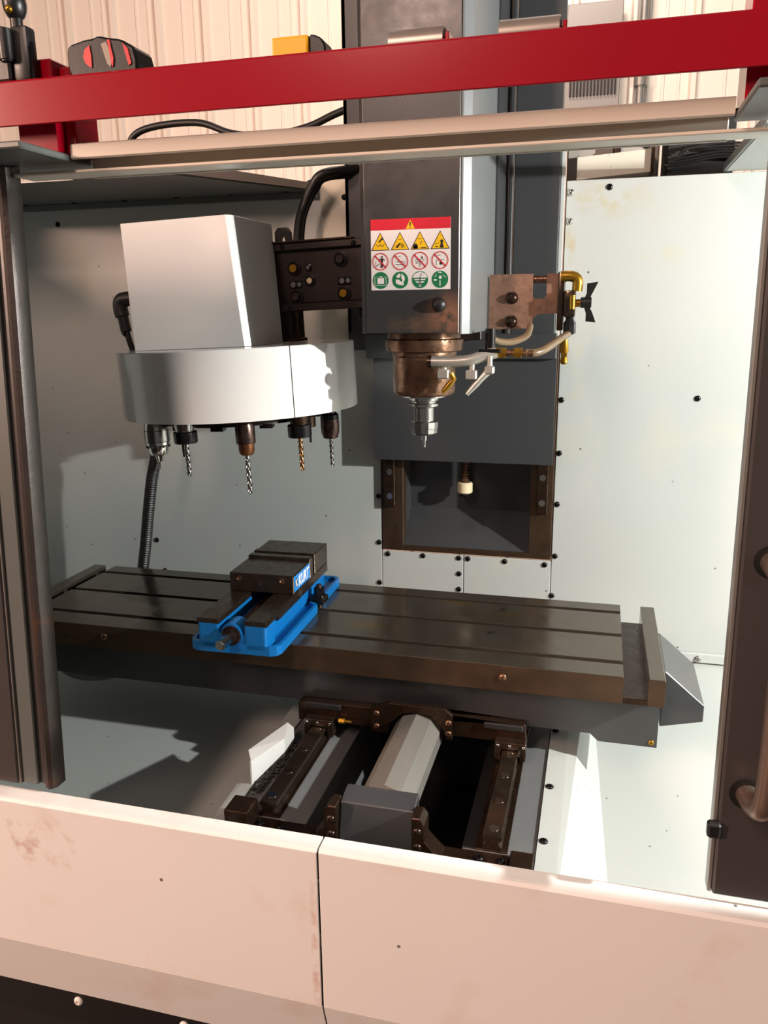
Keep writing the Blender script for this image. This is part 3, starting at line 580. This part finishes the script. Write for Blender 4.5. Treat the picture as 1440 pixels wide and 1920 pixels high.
# ------------------------------------------------------------------ machine base and Y rails
base = thing('machine_bed', 'dark machine bed casting with two slide rails and a bright tube cover, under the table', 'machine bed', (.44, -.05, -.45))
bm = B(); prism(bm, [(.163, -.45), (.163, -.2165), (.252, -.2165), (.298, -.2285), (.302, -.26), (.302, -.45)], 'y', -.285, .595, .001); lb = obj('left_way', bm, 'light_grey_paint', base)
bm = B(); prism(bm, [(.590, -.45), (.590, -.2165), (.714, -.2165), (.714, -.45)], 'y', -.285, .595, .001); obj('right_way', bm, 'light_grey_paint', base)
bm = B(); box(bm, .290, .590, .25, .595, -.45, -.24, 0); box(bm, .290, .590, -.285, .25, -.45, -.44, 0); obj('pit_floor', bm, 'dark_pit', base)
for x0, x1 in ((.195, .252), (.612, .668)): bm = B(); box(bm, x0, x1, -.285, .40, -.2163, -.2135, .0005); obj('machined_pad', bm, 'oily_steel', base)
bm = B(); box(bm, .590, .612, -.285, .40, -.2163, -.2145, .0005); obj('dark_strip', bm, 'dark_pit', base)  # flat near-black strip along the inner edge of the right way
for xc in (.2305, .6415):
    bm = B(); prism(bm, [(xc-.0165, -.2135), (xc+.0165, -.2135), (xc+.0165, -.207), (xc+.011, -.202), (xc+.011, -.196), (xc+.0165, -.192), (xc+.0165, -.187), (xc+.0145, -.185), (xc-.0145, -.185), (xc-.0165, -.187), (xc-.0165, -.192), (xc-.011, -.196), (xc-.011, -.202), (xc-.0165, -.207)], 'y', -.285, .35)
    p = obj('linear_rail', bm, 'rail_steel', base)
    for y in (-.262, -.178, -.094, -.006): bm = B(); cyl(bm, (xc, y, -.1852), (xc, y, -.1843), .0088); obj('plug', bm, 'steel', p, True)
    s = 1 if xc < .4 else -1
# front brackets and bearing housing
for x0, x1, y0, zt in ((.166, .212, -.335, -.178), (.674, .714, -.345, -.205)): bm = B(); box(bm, x0, x1, y0, -.2855, -.30, zt, .002); obj('corner_block', bm, 'oily_steel', base)
for sgn, o0 in ((1, 0), (-1, .884)):
    X = lambda a: o0+sgn*a if sgn < 0 else a
    bm = B(); prism(bm, [(X(.2125), -.2165), (X(.325), -.2165), (X(.352), -.188), (X(.352), -.158), (X(.360), -.145), (X(.375), -.145), (X(.375), -.30), (X(.2125), -.30)], 'y', -.325, -.287, .0015); p = obj('front_bracket', bm, 'oily_steel', base)
    for a in (.225, .262): dome((X(a), -.306, -.2165), (0, 0, 1), .008, 'black_steel', p, 'bolt')
    for z in (-.17, -.20, -.23): dome((X(.365), -.325, z), (0, -1, 0), .008, 'burnt_steel', p, 'bolt')
bm = B(); prism(bm, [(-.255, -.142), (-.30, -.150), (-.335, -.30), (-.255, -.30)], 'x', .376, .508, .0015); obj('bearing_housing', bm, 'grey_paint', base, label='dark grey bearing housing at the front')
bm = B(); cyl(bm, (.444, -.256, -.187), (.444, .3, -.187), .052, seg=10, start=R(18)); obj('screw_cover', bm, 'tube_steel', base, label='long ten-sided bright tube over the ball screw')
# ------------------------------------------------------------------ saddle
sad = thing('saddle', 'oily brown saddle block between the slide rails and the table', 'saddle', (.43, .1, -.19))
bm = B()
prism(bm, [(.176, -.186), (.176, -.143), (.190, -.139), (.668, -.137), (.672, -.181), (.512, -.181), (.498, -.155), (.470, -.134), (.444, -.132), (.418, -.134), (.388, -.155), (.376, -.181)], 'y', .02, .0440, .0015)
prism(bm, [(.180, -.186), (.180, -.154), (.388, -.154), (.418, -.1335), (.444, -.131), (.470, -.1335), (.498, -.154), (.668, -.154), (.668, -.181), (.512, -.181), (.498, -.156), (.470, -.136), (.444, -.1335), (.418, -.136), (.388, -.156), (.376, -.181)], 'y', .0502, .40, .0005); obj('saddle_casting', bm, 'oily_steel', sad)
bm = B(); prism(bm, [(.345, -.186), (.345, -.128), (.385, -.116), (.505, -.116), (.520, -.128), (.520, -.184), (.507, -.184), (.500, -.160), (.474, -.136), (.444, -.131), (.414, -.136), (.388, -.160), (.380, -.186)], 'y', .008, .0198, .001); p = obj('arch_plate', bm, 'oily_steel', sad)
for x, z in ((.357, -.142), (.357, -.172), (.512, -.145), (.512, -.170)): dome((x, .008, z), (0, -1, 0), .007, 'bronze_steel', p, 'bolt')
for x0, x1 in ((.196, .276), (.585, .665)):
    bm = B(); box(bm, x0, x1, .012, .0198, -.1505, -.137, .002); obj('dark_slot', bm, 'dark_pit', sad)
for x0, x1, xc in ((.197, .262, .2305), (.610, .673, .6415)):
    bm = B(); prism(bm, [(x0, -.168), (x1, -.168), (x1, -.206), (xc+.019, -.209), (xc+.019, -.183), (xc-.019, -.183), (xc-.019, -.209), (x0, -.206)], 'y', -.004, .0198, .001); p = obj('rail_wiper', bm, 'rail_steel', sad)
    for dx in (.006, .03, .058): dome((x0+dx, -.004, -.175), (0, -1, 0), .0035, 'steel', p, 'screw')
bm = B(); cyl(bm, (.272, .012, -.172), (.285, .012, -.172), .006, seg=6); cyl(bm, (.285, .012, -.172), (.30, .012, -.1725), .0025); obj('grease_fitting', bm, 'brass', sad)

# ------------------------------------------------------------------ table
tab = thing('machine_table', 'long dark cast iron machine table with three slots running lengthwise', 'machine table', (.18, .2, -.12))
XL, XR, YB, TZ = -.571, .930, .400, -.056
sl = [.067, .209, .347]
pr = [(0, TZ), (0, 0)]
for s in sl: pr += [(s-.008, 0), (s-.008, -.018), (s-.014, -.018), (s-.014, -.030), (s+.014, -.030), (s+.014, -.018), (s+.008, -.018), (s+.008, 0)]
pr += [(YB, 0), (YB, TZ)]
# the profile is split in strips so that every face stays convex
bm = B()
def strip(y0, y1, z0, z1): prism(bm, [(y0, z0), (y0, z1), (y1, z1), (y1, z0)], 'x', -.506, .853)
strip(0, YB, TZ, -.030)
for a, b in ((0, sl[0]-.014), (sl[0]+.014, sl[1]-.014), (sl[1]+.014, sl[2]-.014), (sl[2]+.014, YB)): strip(a, b, -.030, -.0175)
obj('table_body', bm, 'cast_iron_side', tab)
for i, (a, b) in enumerate(((0, sl[0]-.008), (sl[0]+.008, sl[1]-.008), (sl[1]+.008, sl[2]-.008), (sl[2]+.008, YB))):
    bm = B(); box(bm, -.506, .853, a, b, -.0178, 0, .0008); obj('table_land', bm, 'cast_iron', tab)
bm = B(); box(bm, -.506, .853, -.0006, .0002, TZ+.001, -.0012, .0002); obj('table_front', bm, 'cast_iron_side', tab)
for x0, x1, rx0, rx1 in ((.853, .930, .899, .930), (-.571, -.506, -.571, -.536)):
    bm = B(); box(bm, x0, x1, 0, YB, TZ, -.043, .001); obj('drain_channel', bm, 'oily_steel', tab)
    bm = B(); box(bm, rx0, rx1, 0, YB, -.0435, 0, .0015); obj('end_ridge', bm, 'cast_iron', tab)
    bm = B(); box(bm, rx0, rx1, -.0006, .0003, TZ, -.0016, .0002); obj('ridge_front', bm, 'cast_iron_side', tab)
for x in (-.28, .622): dome((x, 0, -.026), (0, -1, 0), .008, 'bronze_steel', tab, 'bolt_hole')
for x, y in ((.588, .305), (.578, .160)):
    bm = B(); cyl(bm, (x, y, -.0002), (x, y, .0003), .0085); obj('dowel_hole', bm, 'sticker_black', tab)
for x, y, r in ((.475, .33, .022), (.30, .14, .026), (.39, .19, .012), (.60, .28, .02)):
    pass
bm = B(); prism(bm, [(-.60, -.150), (-.60, -.0565), (.926, -.0565), (.926, -.1665), (.813, -.1665), (.796, -.151)], 'y', .045, .049); ap = obj('front_apron', bm, 'grey_paint', tab, label='dark grey sheet metal apron under the table edge')
for z in (-.069, -.156): dome((.915, .045, z), (0, -1, 0), .006, 'brass', ap)
bm = B(); box(bm, .922, .926, .049, .38, -.1665, -.0565, .0005); obj('apron_end', bm, 'grey_paint', tab)
bm = B(); box(bm, -.60, .92, .05, .38, -.118, -.0565, .001); obj('table_underside', bm, 'oily_steel', tab)
bm = B(); prism(bm, [(.930, -.008), (.934, -.008), (1.010, -.073), (1.010, -.108), (.930, -.128)], 'y', .062, .262, .0012); obj('end_cover', bm, 'grey_paint', tab, label='dark grey wedge cover at the right end of the table')
bm = B(); prism(bm, [(-.571, -.008), (-.575, -.008), (-.66, -.073), (-.66, -.108), (-.571, -.128)], 'y', .062, .33, .0012); obj('end_cover', bm, 'grey_paint', tab)

# ------------------------------------------------------------------ vise
vis = thing('machine_vise', 'blue and brown steel machine vise bolted across the table', 'vise', (.067, .16, 0))
def rrect(x0, x1, y0, y1, r, n=5):
    P = []
    for cx_, cy_, a0 in ((x1-r, y1-r, 0), (x0+r, y1-r, 90), (x0+r, y0+r, 180), (x1-r, y0+r, 270)):
        P += [(cx_+r*math.cos(R(a0+90*i/n)), cy_+r*math.sin(R(a0+90*i/n))) for i in range(n+1)]
    return P
def flange(z0, z1, ins):
    # outline with a clamp notch on each side at y .205-.245
    a = ins
    x0, x1, y0, y1 = -.032+a, .168-a, -.072+a, .392-a
    P = [(x0+.02, y0), (x1-.02, y0), (x1-.006, y0+.006), (x1, y0+.02), (x1, .185-a), (x1-.008, .195-a), (.146, .2-a), (.146, .25+a), (x1-.008, .255+a), (x1-.004, .262+a), (x1-.004, y1-.015), (x1-.012, y1-.004), (x1-.02, y1),
         (x0+.02, y1), (x0+.008, y1-.006), (x0, y1-.02), (x0, .262+a), (x0+.008, .255+a), (-.010, .25+a), (-.010, .2-a), (x0+.008, .195-a), (x0, .185-a), (x0, y0+.02), (x0+.006, y0+.006)]
    return P
bm = B(); prism(bm, flange(0, 0, 0), 'z', .0005, .012)
fb = obj('base_flange', bm, 'blue_paint', vis)
bm = B(); o1, i1 = flange(0, 0, 0), flange(0, 0, .007)
n = len(o1); V0 = [bm.verts.new((*p, .0118)) for p in o1]; V1 = [bm.verts.new((*p, .021)) for p in o1]; V2 = [bm.verts.new((*p, .021)) for p in i1]; V3 = [bm.verts.new((*p, .0118)) for p in i1]
for i in range(n):
    j = (i+1) % n; bm.faces.new((V0[i], V0[j], V1[j], V1[i])); bm.faces.new((V1[i], V1[j], V2[j], V2[i])); bm.faces.new((V2[i], V2[j], V3[j], V3[i]))
obj('flange_rim', bm, 'blue_paint', vis)
# body: two side walls, front bulkhead with screw boss
bm = B(); box(bm, .001, .036, -.058, .345, .0118, .062, .003, 2); box(bm, .098, .135, -.058, .345, .0118, .062, .003, 2); box(bm, .034, .100, .225, .345, .0118, .058, .002); obj('vise_body', bm, 'blue_paint', vis)
bm = B(); prism(bm, rrect(-.008, .040, -.072, -.020, .006), 'z', .0118, .0625); prism(bm, rrect(.094, .143, -.072, -.020, .006), 'z', .0118, .0625); prism(bm, [(.038, -.070), (.096, -.070), (.096, -.03), (.038, -.03)], 'z', .0118, .042); obj('front_end', bm, 'blue_paint', vis)
bm = B(); cyl(bm, (.067, -.073, .041), (.067, -.025, .041), .0245, seg=28, bev=.002); obj('screw_boss', bm, 'blue_paint', vis, True)
bm = B(); box(bm, .036, .098, -.02, .225, .0119, .014, 0); obj('screw_channel', bm, 'dark_pit', vis)
for x0, x1 in ((-.010, .039), (.095, .1435)):
    bm = B(); box(bm, x0, x1, -.0705, .346, .0605, .073, .001); obj('bed_way', bm, 'vise_steel', vis)
bm = B(); cyl(bm, (.067, -.03, .041), (.067, .22, .041), .013, seg=20); obj('lead_screw', bm, 'oily_steel', vis, True)
bm = B(); lathe(bm, (.067, -.072, .041), [(.020, 0), (.021, .001), (.021, .005), (.0165, .0055), (.0165, .002), (.0155, .002), (.0155, .010), (.011, .0105)], 28, (0, -1, 0)); obj('thrust_collar', bm, 'burnt_steel', vis, True)
bm = B(); cyl(bm, (.067, -.08, .041), (.067, -.128, .041), .0115, seg=6, start=.3); cyl(bm, (.067, -.128, .041), (.067, -.131, .041), .0105, .0085, seg=6, start=.3); obj('hex_drive', bm, 'steel', vis, label='bright hexagonal screw end')
bm = B(); box(bm, -.009, .1435, .098, .210, .0735, .117, .0015); mj = obj('movable_jaw', bm, 'vise_steel', vis)
bm = B(); box(bm, -.010, .1445, .2105, .231, .0735, .1235, .0015); obj('jaw_plate', bm, 'vise_steel', mj)
for x, z in ((.014, .104), (.064, .0945), (.116, .104)):
    bm = B(); lathe(bm, (x, .098, z), [(.0062, 0), (.0062, .0006), (.0045, .0008), (.004, .0001), (.0001, .0001)], 16, (0, -1, 0)); obj('bolt_hole', bm, 'bronze_steel' if z > .1 else 'dark_pit', mj, True)
bm = B(); box(bm, -.010, .1445, .245, .263, .0735, .1245, .0015); obj('jaw_plate', bm, 'vise_steel', vis)
bm = B(); box(bm, -.009, .1435, .2635, .346, .0735, .1225, .0015); obj('fixed_jaw', bm, 'vise_steel', vis)
# maker's plate on the jaw side, with its lettering
bm = B(); box(bm, .1436, .1443, .1, .208, .0785, .1135, 0); pl = obj('name_plate', bm, 'label_blue', vis, label='blue name plate with white lettering')
cu = bpy.data.curves.new('lettering', 'FONT'); cu.body = 'KURT'; cu.size = .034; cu.extrude = .0002; cu.offset = .0009; cu.space_character = 1.0
fo = bpy.data.objects.new('lettering', cu); COL.objects.link(fo)
dg = bpy.context.evaluated_depsgraph_get(); dg.update(); tm = bpy.data.meshes.new_from_object(fo.evaluated_get(dg)); bpy.data.objects.remove(fo)
def on_plate(me, y0, z0, sx=1., shear=.15, name='lettering', m='sticker_white'):
    bm = B(); bm.from_mesh(me)
    for v in bm.verts: v.co = Vector((.1446+v.co.z, y0+(v.co.x*sx+v.co.y*shear), z0+v.co.y))
    return obj(name, bm, m, pl)
wd = max(v.co.x for v in tm.vertices)
on_plate(tm, .1275, .0845, .071/wd)
def plate_poly(polys, m, lev, name='emblem'):
    bm = B()
    for P in polys: bm.faces.new([bm.verts.new((.1445+lev*.0002, y, z)) for y, z in P])
    return obj(name, bm, m, pl)
plate_poly([[(.1155+.0085*math.cos(a), .0965+.0115*math.sin(a)) for a in [2*math.pi*i/20 for i in range(20)]]], 'sticker_black', 0)
plate_poly([[(.110, .0875), (.1135, .0875), (.1135, .1045), (.110, .1045)], [(.1135, .0955), (.119, .1045), (.1225, .1045), (.1165, .0955)], [(.1135, .0965), (.1165, .0965), (.1225, .0875), (.1185, .0875)]], 'sticker_white', 1)
bm = B(); prism(bm, [(.136, -.0), (.142, .0), (.142, .35), (.136, .35)], 'z', .05, .0605); obj('body_lip', bm, 'vise_steel', vis)
vis.rotation_euler = (0, 0, R(1.3))
for side, label in ((1, 'black clamp and nut holding down the right side of the vise'), (-1, 'black clamp and nut holding down the left side of the vise')):
    xo = .067+side*.092; cl = thing('hold_down_clamp', label, 'clamp', (xo, .225, .012), 'vise clamps')
    bm = B(); box(bm, xo-.017, xo+.017, .205, .245, .0125, .028, .003, 2); obj('clamp_block', bm, 'black_steel', cl)
    bm = B(); cyl(bm, (xo, .225, .028), (xo, .225, .032), .0165, bev=.001); obj('washer', bm, 'black_steel', cl, True)
    bm = B(); cyl(bm, (xo, .225, .032), (xo, .225, .050), .0125, seg=6, bev=.001); obj('hex_nut', bm, 'black_steel', cl)
    bm = B(); cyl(bm, (xo, .225, .0), (xo, .225, .057), .0065, bev=.001); obj('stud', bm, 'burnt_steel', cl, True)

# ------------------------------------------------------------------ front of the enclosure
FY, LZ = -.520, -.083
def front_panel(x0, x1, label, dz, fm='front_white'):
    t = thing('front_panel', label, 'panel', ((x0+x1)/2, FY, -.48))
    bm = B(); box(bm, x0, x1, FY, FY+.0028, -.364, LZ-.004, .0012); obj('panel_face', bm, fm, t)
    bm = B(); prism(bm, [(FY+.0005, LZ-.004), (FY+.004, LZ-.0005), (FY+.0085, LZ+.0003), (FY+.032, LZ+.0008), (FY+.032, LZ-.006), (FY+.004, LZ-.007)], 'x', x0, x1); obj('top_ledge', bm, 'front_white', t)
    bm = B(); prism(bm, [(FY, -.364), (FY+.0025, -.364), (FY+.0405, -.492), (FY+.038, -.492)], 'x', x0, x1); obj('lower_return', bm, 'front_white', t)
    return t
front_panel(-.75, .4105, 'left white front panel, scuffed, below the machine opening', 0, 'front_scuffed')
front_panel(.4135, 1.75, 'right white front panel beside the vertical seam, below the machine opening', 0)
bf = thing('base_frame', 'black steel base frame with white bolt heads below the front panels', 'frame', (.3, -.46, -.6))
bm = B(); box(bm, -.75, 1.75, -.479, -.455, -.560, -.4925, .002); obj('frame_rail', bm, 'black_plastic', bf)
bm = B(); box(bm, -.75, 1.75, -.452, -.2, -.94, -.56, .002); obj('lower_skirt', bm, 'dark_pit', bf)
for x in (-.26, -.07, .14, .35): dome((x, -.479, -.512), (0, -1, 0), .009, 'sticker_white', bf, 'bolt')

# leaning front posts: the door frames
LEAN = .062
def lean(bm, z0=-.085):
    for v in bm.verts: v.co.y += LEAN*(v.co.z-z0)
    return bm
dl = thing('sliding_door', 'dark grey sliding door edge with worn rubbing strip at the left of the opening', 'door', (-.15, -.47, -.0755))
ZB, ZT = -.0735, .893
bm = lean(box(B(), -.60, -.124, -.492, -.467, ZB, ZT, .003)); obj('door_leaf', bm, 'door_grey', dl)
bm = B(); box(bm, -1.15, -.605, -.486, -.48, -.44, .985, .001); obj('light_block_wall', bm, 'door_grey', enc)  # unseen wall added to keep the far-left lamp out of the interior
bm = B(); box(bm, 1.625, 2.80, -.486, -.48, -.44, .985, .001); obj('light_block_wall', bm, 'door_grey', enc)  # unseen wall added to keep the work light off the right ledge
bm = lean(box(B(), -.1238, -.1205, -.490, -.468, ZB, ZT, .001)); obj('door_bead', bm, 'galvanised', dl)
bm = lean(box(B(), -.1203, -.0905, -.486, -.466, ZB, ZT, .002)); obj('channel_strip', bm, 'frame_green_grey', dl)
bm = lean(box(B(), -.0903, -.0775, -.480, -.464, ZB, ZT, .001)); obj('dark_groove', bm, 'door_grey', dl)
bm = B(); prism(bm, [(-.0773, -.462), (-.0773, -.482), (-.074, -.489), (-.066, -.492), (-.059, -.489), (-.0555, -.482), (-.0555, -.462)], 'z', ZB, ZT); lean(bm); obj('rubbing_edge', bm, 'worn_edge', dl, True, 'worn, rusty rounded edge strip')
bm = B(); sphere(bm, (-.148, -.471, .088), .015, 1, .7, 1); obj('door_knob', bm, 'black_rubber', dl, True)
dr = thing('sliding_door', 'dark brown grey door with a brushed steel bow handle at the right of the opening', 'door', (1.1, -.47, -.0755))
bm = lean(box(B(), .9585, 1.62, -.492, -.462, ZB, ZT, .003)); obj('door_leaf', bm, 'door_grey', dr)
bm = lean(box(B(), .9530, .9583, -.486, -.464, ZB, ZT, .001)); obj('door_edge', bm, 'galvanised', dr)
bm = B(); box(bm, .945, .962, -.494, -.480, .012, .034, .003); obj('door_buffer', bm, 'black_rubber', dr)
bm = B(); hx = 1.001; tube(bm, [(.993, -.460, .385), (.995, -.500, .383), (.999, -.530, .372), (hx, -.538, .345), (hx, -.540, .24), (hx, -.540, .13), (.998, -.534, .092), (.993, -.510, .080), (.989, -.478, .078)], .0145, 16, 8)
obj('bow_handle', bm, 'handle_steel', dr, True, 'brushed steel bow handle')
for x, z in ((.993, .385), (.989, .078)):
    bm = B(); y = -.492+LEAN*(z+.085); cyl(bm, (x, y, z), (x, y-.004, z), .021, bev=.001); obj('handle_washer', bm, 'black_rubber', dr, True)
# white top track rail
rl = thing('top_track', 'cream white channel rail across the top of the opening', 'rail', (.45, -.42, .885))
ry = -.425
bm = B(); prism(bm, [(ry, .8965), (ry-.003, .8985), (ry-.003, .9155), (ry, .917), (ry+.05, .917), (ry+.05, .913), (ry+.004, .912), (ry+.004, .898)], 'x', .050, .911); obj('front_lip', bm, 'cream_rail', rl)
bm = B(); box(bm, .050, .911, ry+.046, ry+.05, .878, .9128, .001); obj('back_web', bm, 'cream_rail', rl)
bm = B(); box(bm, -.053, .951, ry+.004, ry+.05, .8795, .884, .0018); obj('bottom_lip', bm, 'cream_rail', rl)
bm = B(); box(bm, -.4, 1.3, -.44, -.375, .905, .911, 0.001)
bm.free()
for x0, x1, y0, y1, lb in ((-.60, .047, -.53, -.36, 'grey green corner shelf plate at the upper left of the opening'), (.913, 1.6, -.56, -.40, 'grey green corner shelf plate at the upper right of the opening')):
    bm = B(); box(bm, x0, x1, y0, y1, .8945, .9035, .002); box(bm, x0, x1, y1-.004, y1, .9, .909, .001); tag(obj('corner_plate', bm, 'frame_green_grey'), lb, 'bracket')

# ------------------------------------------------------------------ red rail and what lies on it
red = thing('red_rail', 'glossy red angle iron rail spanning the top of the opening on red blocks', 'rail', (.45, -.46, .923))
RY = -.474
bm = B(); prism(bm, [(RY, .934), (RY, .9875), (RY+.003, .990), (RY+.075, .990), (RY+.075, .985), (RY+.005, .985), (RY+.005, .934)], 'x', -.30, 1.35, .0008); obj('angle_iron', bm, 'red_paint', red)
bm = B(); box(bm, -.022, .041, -.440, -.375, .904, 1.022, .002); box(bm, .0415, .060, -.425, -.37, .904, 1.014, .002); obj('rail_block', bm, 'red_paint', red)
bm = B(); box(bm, .918, .99, -.440, -.375, .904, 1.07, .002); obj('rail_block', bm, 'red_paint', red)
for x0, x1 in ((.500, .571), (.638, .712)):
    bm = B(); lathe(bm, (x0, -.385, 1.011), [(.014, 0), (.018, .001), (.018, x1-x0-.001), (.0165, x1-x0), (.0155, x1-x0-.004), (.0001, x1-x0-.004)], 28, (1, 0, 0)); rlr = obj('roller', bm, 'tube_steel', red, True, 'dark steel roller')
    bm = B(); cyl(bm, (x1-.005, -.385, 1.011), (x1+.003, -.385, 1.011), .007); box(bm, x1+.003, x1+.008, -.405, -.365, .989, 1.018, .001); obj('roller_bracket', bm, 'red_paint', rlr, True)
# tape measures
tm1 = thing('tape_measure', 'chunky black tape measure with red patches lying on the red rail', 'tape measure', (.135, -.43, .990))
bm = B(); prism(bm, [(.083, .9905), (.079, 1.0), (.079, 1.024), (.083, 1.029), (.108, 1.034), (.118, 1.034), (.127, 1.037), (.138, 1.034), (.160, 1.030), (.178, 1.020), (.182, 1.004), (.181, .9905)], 'y', -.458, -.412, .003); obj('case', bm, 'black_plastic', tm1)
bm = B(); prism(bm, [(.112, 1.001), (.107, 1.005), (.1045, 1.0125), (.107, 1.021), (.115, 1.026), (.1165, 1.012), (.116, .999)], 'y', -.4595, -.457); obj('red_patch', bm, 'tape_red', tm1)
bm = B(); prism(bm, [(.132, 1.026), (.140, 1.028), (.146, 1.010), (.144, .998), (.139, 1.002), (.136, 1.012)], 'y', -.4595, -.457); obj('grey_patch', bm, 'tape_grey', tm1)
bm = B(); prism(bm, [(.1415, 1.030), (.1445, 1.030), (.149, 1.008), (.147, .998), (.1455, 1.0)], 'y', -.4598, -.457); prism(bm, [(.163, 1.025), (.170, 1.018), (.174, 1.0), (.170, .998)], 'y', -.4595, -.457); obj('red_stripe', bm, 'tape_red', tm1)
tm2 = thing('tape_measure', 'small yellow tape measure with black end lying on the red rail', 'tape measure', (.385, -.43, .990))
bm = B(); box(bm, .366, .414, -.455, -.415, .9905, 1.0145, .003, 2); obj('case', bm, 'tape_yellow', tm2)
bm = B(); prism(bm, [(.4145, .9905), (.4145, 1.0145), (.420, 1.0145), (.430, 1.010), (.435, 1.002), (.436, .9905)], 'y', -.453, -.417, .002); obj('end_cap', bm, 'black_plastic', tm2)
# black articulated arm at the upper left
am = thing('articulated_arm', 'black jointed mounting arm standing behind the left end of the red rail', 'arm', (-.06, -.45, .991))
bm = B(); box(bm, -.125, -.058, -.466, -.41, .991, 1.028, .003); obj('mount_block', bm, 'grey_paint', am)
bm = B(); box(bm, -.056, -.030, -.462, -.441, .991, 1.058, .004, 2); cyl(bm, (-.070, -.462, 1.018), (-.070, -.462, 1.056), .0135, bev=.002); cyl(bm, (-.060, -.466, 1.014), (-.060, -.466, 1.054), .010, bev=.002); obj('clamp_knob', bm, 'black_plastic', am, True)
bm = B(); cyl(bm, (-.050, -.452, 1.055), (-.050, -.452, 1.072), .008); sphere(bm, (-.050, -.452, 1.086), .016, .95, 1, 1.35); obj('ball_joint', bm, 'black_plastic', am, True)
bm = B(); sphere(bm, (-.049, -.466, 1.076), .005); obj('joint_bolt', bm, 'brass', am, True)
bm = B(); cyl(bm, (-.051, -.452, 1.1), (-.056, -.452, 1.35), .0085); obj('arm_rod', bm, 'tube_steel', am, True)


am.location.x += .054
